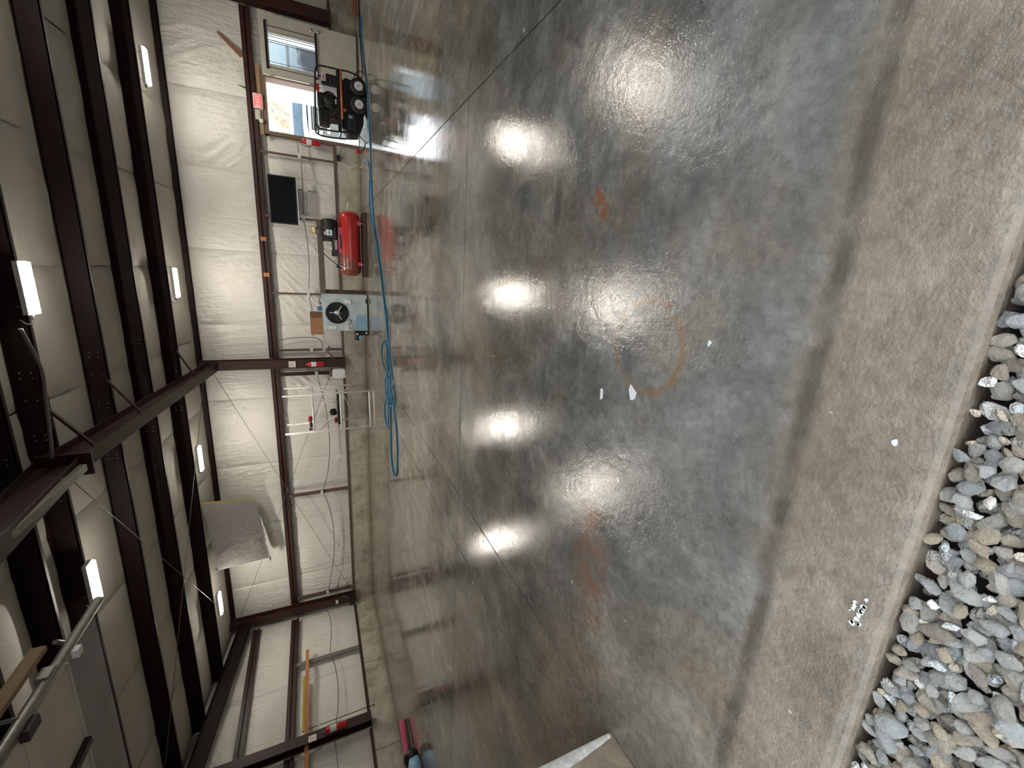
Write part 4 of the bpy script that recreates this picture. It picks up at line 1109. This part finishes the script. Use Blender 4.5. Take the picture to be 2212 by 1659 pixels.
# ------------------------------------------------------------------ blue air hose
ah = thing('air_hose', 'long blue air hose lying in strands and loops along the floor', 'hose', (0, 10, 0))
hz = .014
def hp(L): return [(x, y, hz+dz) for x, y, dz in L]
s1 = [(5.6, 12.0, 0), (4.9, 11.8, 0), (3.8, 11.08, 0), (2.8, 10.86, 0), (1.85, 10.80, 0), (1.3, 10.62, 0), (.75, 10.25, 0), (.2, 9.80, 0), (-.5, 9.25, 0), (-1.05, 8.87, 0), (-1.83, 8.78, 0), (-2.5, 8.62, 0), (-3.1, 8.62, 0), (-3.8, 8.62, 0), (-4.12, 8.45, 0), (-4.12, 8.12, 0), (-3.8, 7.88, 0), (-3.1, 7.92, 0), (-2.6, 8.25, 0), (-2.3, 8.5, .03)]
s2 = [(2.62, 12.0, 0), (2.35, 11.2, 0), (1.9, 10.95, 0), (1.3, 10.75, 0), (.7, 10.38, 0), (.15, 9.88, 0), (-.5, 9.35, 0), (-1.1, 9.0, 0), (-1.9, 8.9, 0), (-2.4, 8.8, .02), (-2.7, 8.55, 0), (-2.2, 8.4, .03), (-2.0, 8.6, 0), (-2.5, 8.75, .03), (-2.9, 8.6, 0)]
s3 = [(1.95, 10.86, .03), (1.55, 11.25, 0), (1.2, 11.05, 0), (.9, 10.4, .03), (.3, 9.82, .03), (-.4, 9.2, .03), (-1.0, 8.8, .03), (-1.6, 8.6, 0), (-2.1, 8.3, 0)]
loopA = [(-1.55, 8.72, .03), (-1.5, 9.4, 0), (-1.75, 9.75, 0), (-2.05, 9.6, 0), (-2.12, 9.0, 0), (-1.95, 8.72, .03), (-1.7, 8.65, .05)]
loopB = [(-2.6, 8.7, .03), (-2.7, 9.1, 0), (-3.0, 9.45, 0), (-3.3, 9.35, 0), (-3.35, 8.9, 0), (-3.05, 8.62, .04), (-2.7, 8.55, .05)]
loopC = [(-2.15, 8.75, .05), (-2.2, 8.25, .02), (-2.4, 8.05, 0), (-2.62, 8.15, 0), (-2.68, 8.6, .04), (-2.5, 8.85, .05), (-2.25, 8.9, .05)]
for L, cl in ((s1, 0), (s2, 0), (s3, 0)):
    MB().tube(catmull(hp(L), 7), .014, 7).build('hose_strand', 'hose', ah)
for L in (loopA, loopB, loopC):
    MB().tube(catmull(hp(L), 7, True), .014, 7, True).build('hose_loop', 'hose', ah)
cond([(2.60, 12.9, .012), (2.62, 12.4, .012), (2.60, 12.0, .014)], 'short white hose end joining the blue hose near the door', .013, 'white', 'hose_end')

# ------------------------------------------------------------------ white pipe rack
rk = thing('pipe_rack', 'tall open rack of thin white painted pipes left of the middle column', 'rack', (-3.86, 12.4, 0))
A = ((-3.36, 12.10, .02), (-3.385, 12.10, 2.235)); B = ((-4.37, 11.92, .02), (-4.38, 11.92, 2.22))
Cc = ((-3.33, 12.75, .12), (-3.34, 12.75, 2.22)); D = ((-4.37, 12.75, .12), (-4.41, 12.75, 2.22))
for p in (A, B, Cc, D):
    MB().cyl(p[0], p[1], .026, 10).build('post', 'white_pipe', rk)
def lerp(p, z):
    t_ = (z-p[0][2])/(p[1][2]-p[0][2]); return tuple(Vector(p[0]).lerp(Vector(p[1]), t_))
for z in (.05, .82, 1.52):
    MB().cyl(lerp(A, z), lerp(B, z), .025, 8).build('rung', 'white_pipe', rk)
    if z > .1:
        MB().cyl(lerp(Cc, z), lerp(D, z), .017, 8).build('rung', 'white_pipe', rk)
        MB().cyl(lerp(A, z), lerp(Cc, z), .015, 8).build('rung', 'white_pipe', rk)
        MB().cyl(lerp(B, z), lerp(D, z), .015, 8).build('rung', 'white_pipe', rk)
for p, q in ((lerp(A, .76), lerp(D, .40)), (lerp(Cc, .9), lerp(A, .85)), (lerp(Cc, 1.48), lerp(A, 1.05)), (lerp(B, 1.42), lerp(D, 1.12)), (lerp(A, 1.12), lerp(D, 1.5)), (lerp(Cc, .3), lerp(A, .88))):
    MB().cyl(p, q, .013, 8).build('diagonal_brace', 'white_pipe', rk)
MB().box((-4.30, 12.12, .82), (-3.42, 12.72, .90)).build('lower_shelf', 'dark_metal', rk)
def clump(name, lab, cat, parts):
    t = thing(name, lab, cat, parts[0][0])
    for c, r_, mt, nm in parts:
        bm = bmesh.new(); bmesh.ops.create_icosphere(bm, subdivisions=2, radius=1)
        for v in bm.verts:
            v.co *= 1+.25*noise.noise(v.co*2+Vector(c)); v.co = Vector((v.co.x*r_[0], v.co.y*r_[1], v.co.z*r_[2]))
        me = bpy.data.meshes.new(nm); bm.to_mesh(me); bm.free(); me.materials.append(M[mt])
        for p in me.polygons: p.use_smooth = True
        o = bpy.data.objects.new(nm, me); C.objects.link(o); o.parent = t; o.location = Vector(c)-Vector(parts[0][0])
clump('spray_gun', 'red and black spray gun on the upper shelf of the pipe rack', 'tool', [((-4.05, 12.05, 1.602), (.09, .05, .055), 'redcloth', 'body'), ((-4.22, 12.05, 1.59), (.09, .05, .04), 'black', 'grip'), ((-4.33, 12.0, 1.60), (.03, .03, .05), 'black', 'nozzle')])
clump('hose_reel', 'dark round hose reel on the lower shelf of the pipe rack', 'reel', [((-3.98, 12.3, 1.01), (.10, .10, .10), 'black', 'drum')])
clump('work_glove', 'dark red glove on the lower shelf beside the hose reel', 'glove', [((-4.20, 12.22, .952), (.09, .06, .045), 'redcloth', 'palm')])
MB()

# ------------------------------------------------------------------ lamps
def fixture(x, y, z, lab, bent=0):
    t = thing('ceiling_light', lab, 'light', (x, y, z))
    mb = MB(); mb.prism([(y-.10, z), (y-.085, z+.055), (y+.085, z+.055), (y+.10, z)], x-.31, x+.31, 'x').build('housing', 'white', t)
    mb = MB(); mb.prism([(y-.092, z-.001), (y-.07, z-.040), (y+.07, z-.040), (y+.092, z-.001)], x-.30, x+.30, 'x').build('diffuser', 'lamp', t)
    for s_ in (-.22, .22):
        MB().cyl((x+s_, y, z+.05), (x+s_, y, z+.14), .004, 5).build('hanger', 'grey_metal', t)
    MB().tube(catmull([(x-.31, y, z+.03), (x-.40, y, z+.02), (x-.43, y, z+.07), (x-.38, y+.02, z+.14)], 5), .007, 6).build('power_cord', 'grey_metal', t)
    MB().box((x-.36, y-.02, z+.0), (x-.32, y+.02, z+.05)).build('plug', 'black', t, .004)
for x, lab in ((.55, 'small pine shim wedged in the back wall girt right of the cabinet'), (-.35, 'small pine shim in the girt above the cardboard box side')):
    recentre(MB().box((x, YB-.03, GZ+.03), (x+.10, YB-.012, GZ+.16)).build('wood_shim', 'wood_orange'), lab, 'shim', 'pine shims in the girt')
fixture(3.50, 11.42, 4.01, 'lit strip light above the doorway, right end of the far row')
fixture(-.52, 11.42, 4.01, 'lit strip light of the far row right of the rafter')
fixture(-4.60, 11.42, 4.01, 'lit strip light of the far row just left of the rafter')
fixture(-8.72, 11.42, 4.01, 'lit strip light of the far row nearest the corner')
fixture(-.45, 7.05, 4.42, 'large lit strip light of the nearer row right of the rafter')
fixture(-4.55, 7.05, 4.42, 'lit strip light of the nearer row above the raised door track')
fixture(3.55, 7.05, 4.42, 'lit strip light of the nearer row beyond the right edge')

# ------------------------------------------------------------------ wrapped unit hanging by the eave
hu = thing('wrapped_panel', 'large square vinyl wrapped panel hanging from the eave', 'panel', (-7.3, 12.5, 3.1))
def wp(u, v, off=0):
    b0 = Vector((-6.60, 12.85, 3.20)); b1 = Vector((-8.60, 12.85, 2.98)); t0 = Vector((-5.98, 11.78, 4.19)); t1 = Vector((-7.98, 11.78, 4.04))
    p = (b0.lerp(b1, u)).lerp(t0.lerp(t1, u), v)
    d = .010*noise.noise(Vector((u*3, v*3, 5)))+wrinkle((u*2, v*1.6), 77, .9, .05)*(1.1-u)
    return p+Vector((0, -.75, -.65))*(off+d)
MB().grid(lambda u, v: wp(u, v), 36, 28).build('wrapped_face', 'vinyl_flap', hu)
MB().grid(lambda u, v: wp(u, v*.0+.0)+Vector((0, .10*v, .09*v)), 20, 2).build('lower_edge', 'vinyl_flap', hu)
MB().grid(lambda u, v: wp(u*0+0, v)+Vector((0, .10*u, .09*u)), 2, 20).build('side_edge', 'wood_yellow', hu)
MB().grid(lambda u, v: wp(1, v)+Vector((0, .10*u, .09*u)), 2, 20).build('side_edge', 'vinyl_flap', hu)
MB().grid(lambda u, v: wp(.28+.72*u, 0)+Vector((0, .02, -.13*v*(.3+.7*u))), 16, 3).build('loose_hem', 'vinyl_flap', hu)
MB().box((-8.70, 12.82, 2.94), (-8.62, 12.9, 2.975)).build('batten_end', 'wood_grey', hu)

# ------------------------------------------------------------------ overhead door and track
od = thing('overhead_door', 'raised sectional overhead door lying flat under the roof at upper left', 'door', (-4.5, 2.0, 3.0))
for k in range(4):
    ya = 3.27-.50*k; yb_ = ya-.494
    MB().box((-6.3, yb_, 3.0), (-2.70, ya, 3.04)).build('door_section', 'door_dull', od, .004)
    if k in (0,): MB().box((-6.3, ya, 2.99), (-2.70, ya+.018, 3.045)).build('edge_strip', 'door', od)
MB().box((-6.3, 3.30, 3.03), (-2.70, 3.78, 3.06)).build('top_section', 'top_sec', od, .004)
MB().box((-3.40, 1.2, 2.96), (-3.35, 3.27, 2.999)).build('stile', 'dark_metal', od)
tk = thing('door_track', 'grey galvanised overhead door track pointing towards the camera', 'track', (-2.62, 2.5, 3.0))
MB().cyl((-2.62, 3.80, 3.0), (-2.62, .95, 3.0), .032, 12).build('track_tube', 'galv', tk)
MB().box((-2.66, 3.05, 2.98), (-2.58, 3.15, 3.05)).build('bracket', 'galv', tk, .004)
MB().beam((-2.60, 2.80, 3.0), (-2.52, 2.80, 3.9), .03, .004, (0, 1, 0)).build('hanger_strap', 'grey_metal', tk)
MB().box((-2.68, 3.28, 2.93), (-2.62, 3.34, 2.97)).build('roller', 'white', tk, .004)
MB().box((-2.70, 2.72, 2.94), (-2.63, 2.84, 2.985)).build('roller_bracket', 'dark_metal', tk, .004)
recentre(MB().box((-2.56, 2.1, 3.07), (-2.52, 3.28, 3.15)).build('timber_board', 'wood_pine', None, .004), 'pale pine board fixed beside the overhead door track', 'board')
cond([(-2.62, 3.42, 3.10), (-2.95, 3.75, 3.16), (-3.3, 4.02, 3.2), (-3.9, 4.25, 3.26), (-4.8, 4.3, 3.3), (-5.8, 4.2, 3.4)], 'grey cable arching beyond the raised overhead door', .016, 'grey_metal', 'cable')
cond([(-.9, 6.8, 4.45), (-1.4, 6.95, 4.42), (-1.8, 6.95, 4.44), (-2.25, 6.9, 4.45), (-2.55, 6.85, 4.46)], 'grey cable running under the ridge towards the rafter', .02, 'grey_metal', 'cable')
cond([(-.62, 7.05, 4.50), (-1.2, 7.2, 4.3), (-.15, 7.1, 4.25)], 'thin loop of cable hanging by the large strip light', .005, 'grey_metal', 'cable') if False else None

# ------------------------------------------------------------------ left end wall things
bd = recentre(MB().box((XL+.09, 6.2, 2.02), (XL+.13, 11.36, 2.11)).build('long_board', 'wood_orange', None, .003), 'long orange pine board resting along the left end wall', 'board')
recentre(MB().box((XL+.05, 8.95, 2.115), (XL+.09, 10.5, 2.17)).build('yellow_strip', 'wood_yellow', None, .003), 'yellow strip lying behind the long orange board', 'strip')
sk = thing('thin_rod', 'thin dark rod slanting below the orange board on the end wall', 'rod', (XL+.1, 8.93, .5))
MB().cyl((XL+.12, 8.93, 2.03), (XL+.12, 8.95, .50), .009, 6).build('shaft', 'black', sk)
MB().lathe([(.012, -.02), (.02, 0), (.012, .02)], (XL+.12, 8.95, .50), 'z', 8).build('tip', 'black', sk)
MB().cyl((XL+.12, 8.93, 1.83), (XL+.12, 8.932, 1.77), .013, 6).build('tag', 'white', sk)
for x0_, lab in ():
    pass
# corner junction box low on the corner column
jb = thing('junction_box', 'dark conduit fitting at the foot of the corner column', 'box', (-10.85, 12.8, .62))
MB().box((-10.98, 12.74, .64), (-10.72, 12.86, .80)).build('box', 'dark_metal', jb, .01)
MB().tube(catmull([(-10.62, 12.86, 1.02), (-10.66, 12.86, .92), (-10.74, 12.84, .80)], 5), .012, 6).build('conduit', 'grey_metal', jb)
MB().tube(catmull([(-10.05, YB-.05, .70), (-10.15, YB-.06, .78), (-10.25, YB-.06, .70), (-10.5, YB-.1, .68)], 5), .008, 6).build('loose_wire', 'white', jb)

# pink bar machine and blue things at lower left
pk = thing('pink_floor_scraper', 'long faded pink bar with black edges at the left wall', 'bar', (-10.0, 6.9, 0))
def slab(u0, w): return None
mb = MB(); mb.beam((-9.55, 7.20, .10), (-9.72, 5.6, .14), .16, .10).build('bar', 'pink', pk, .02)
MB().beam((-9.455, 7.16, .03), (-9.625, 5.6, .03), .025, .04).build('edge', 'black', pk, .01)
MB().beam((-9.66, 7.15, .07), (-9.83, 5.6, .09), .05, .08).build('edge', 'black', pk, .01)
cond([(-9.95, 7.0, .02), (-10.3, 6.75, .02), (-10.4, 6.5, .02), (-10.25, 6.2, .02), (-10.3, 5.8, .02)], 'thin dark cable on the floor behind the pink bar', .016, 'black', 'cable')
clump('crumpled_bag', 'crumpled light blue and black bag on the floor beside the pink bar', 'bag', [((-8.80, 5.72, .13), (.16, .22, .13), 'lightblue', 'blue_bag'), ((-8.88, 5.95, .15), (.22, .15, .14), 'black', 'black_lining')])
recentre(MB().beam((6.05, 12.92, .055), (8.0, 12.95, .055), .10, .10).build('timber_board', 'wood_red', None, .006), 'reddish brown timber lying against the stem wall right of the door leaf', 'board')
# hose pieces under the column
recentre(MB().tube(catmull([(-2.2, 12.9, 1.0), (-2.32, 12.86, 1.06), (-2.45, 12.84, .98), (-2.55, 12.82, .92)], 4), [.02]*13, 6).build('canvas_flap', 'stud'), 'small brown flap sticking out right of the middle column', 'flap')

GR = {'roof_purlin': 'purlins under the roof', 'steel_column': 'steel columns along the walls', 'roof_rafter': 'sloping roof rafters', 'flange_brace': 'flange braces on the middle rafter',
 'wall_girt': 'girts along the walls', 'base_channel': 'channels on top of the stem walls', 'wall_stud': 'studs between stem wall and girt', 'tension_rod': 'bracing rods',
 'outlet_box': 'outlet boxes along the walls', 'conduit': 'conduits between the outlets', 'fire_extinguisher': 'wall fire extinguishers', 'notice_plate': 'notices above extinguishers',
 'timber_sleeper': 'sleepers under the compressor', 'ceiling_light': 'strip lights under the purlins', 'bare_tree': 'trees outside the doorway', 'paint_flake': 'white flakes on the floor'}
for o in list(C.objects):
    k = o.name.split('.')[0]
    if o.parent is None and k in GR: o['group'] = GR[k]
for o in bpy.data.objects:
    if '_org' in o.keys(): del o['_org']
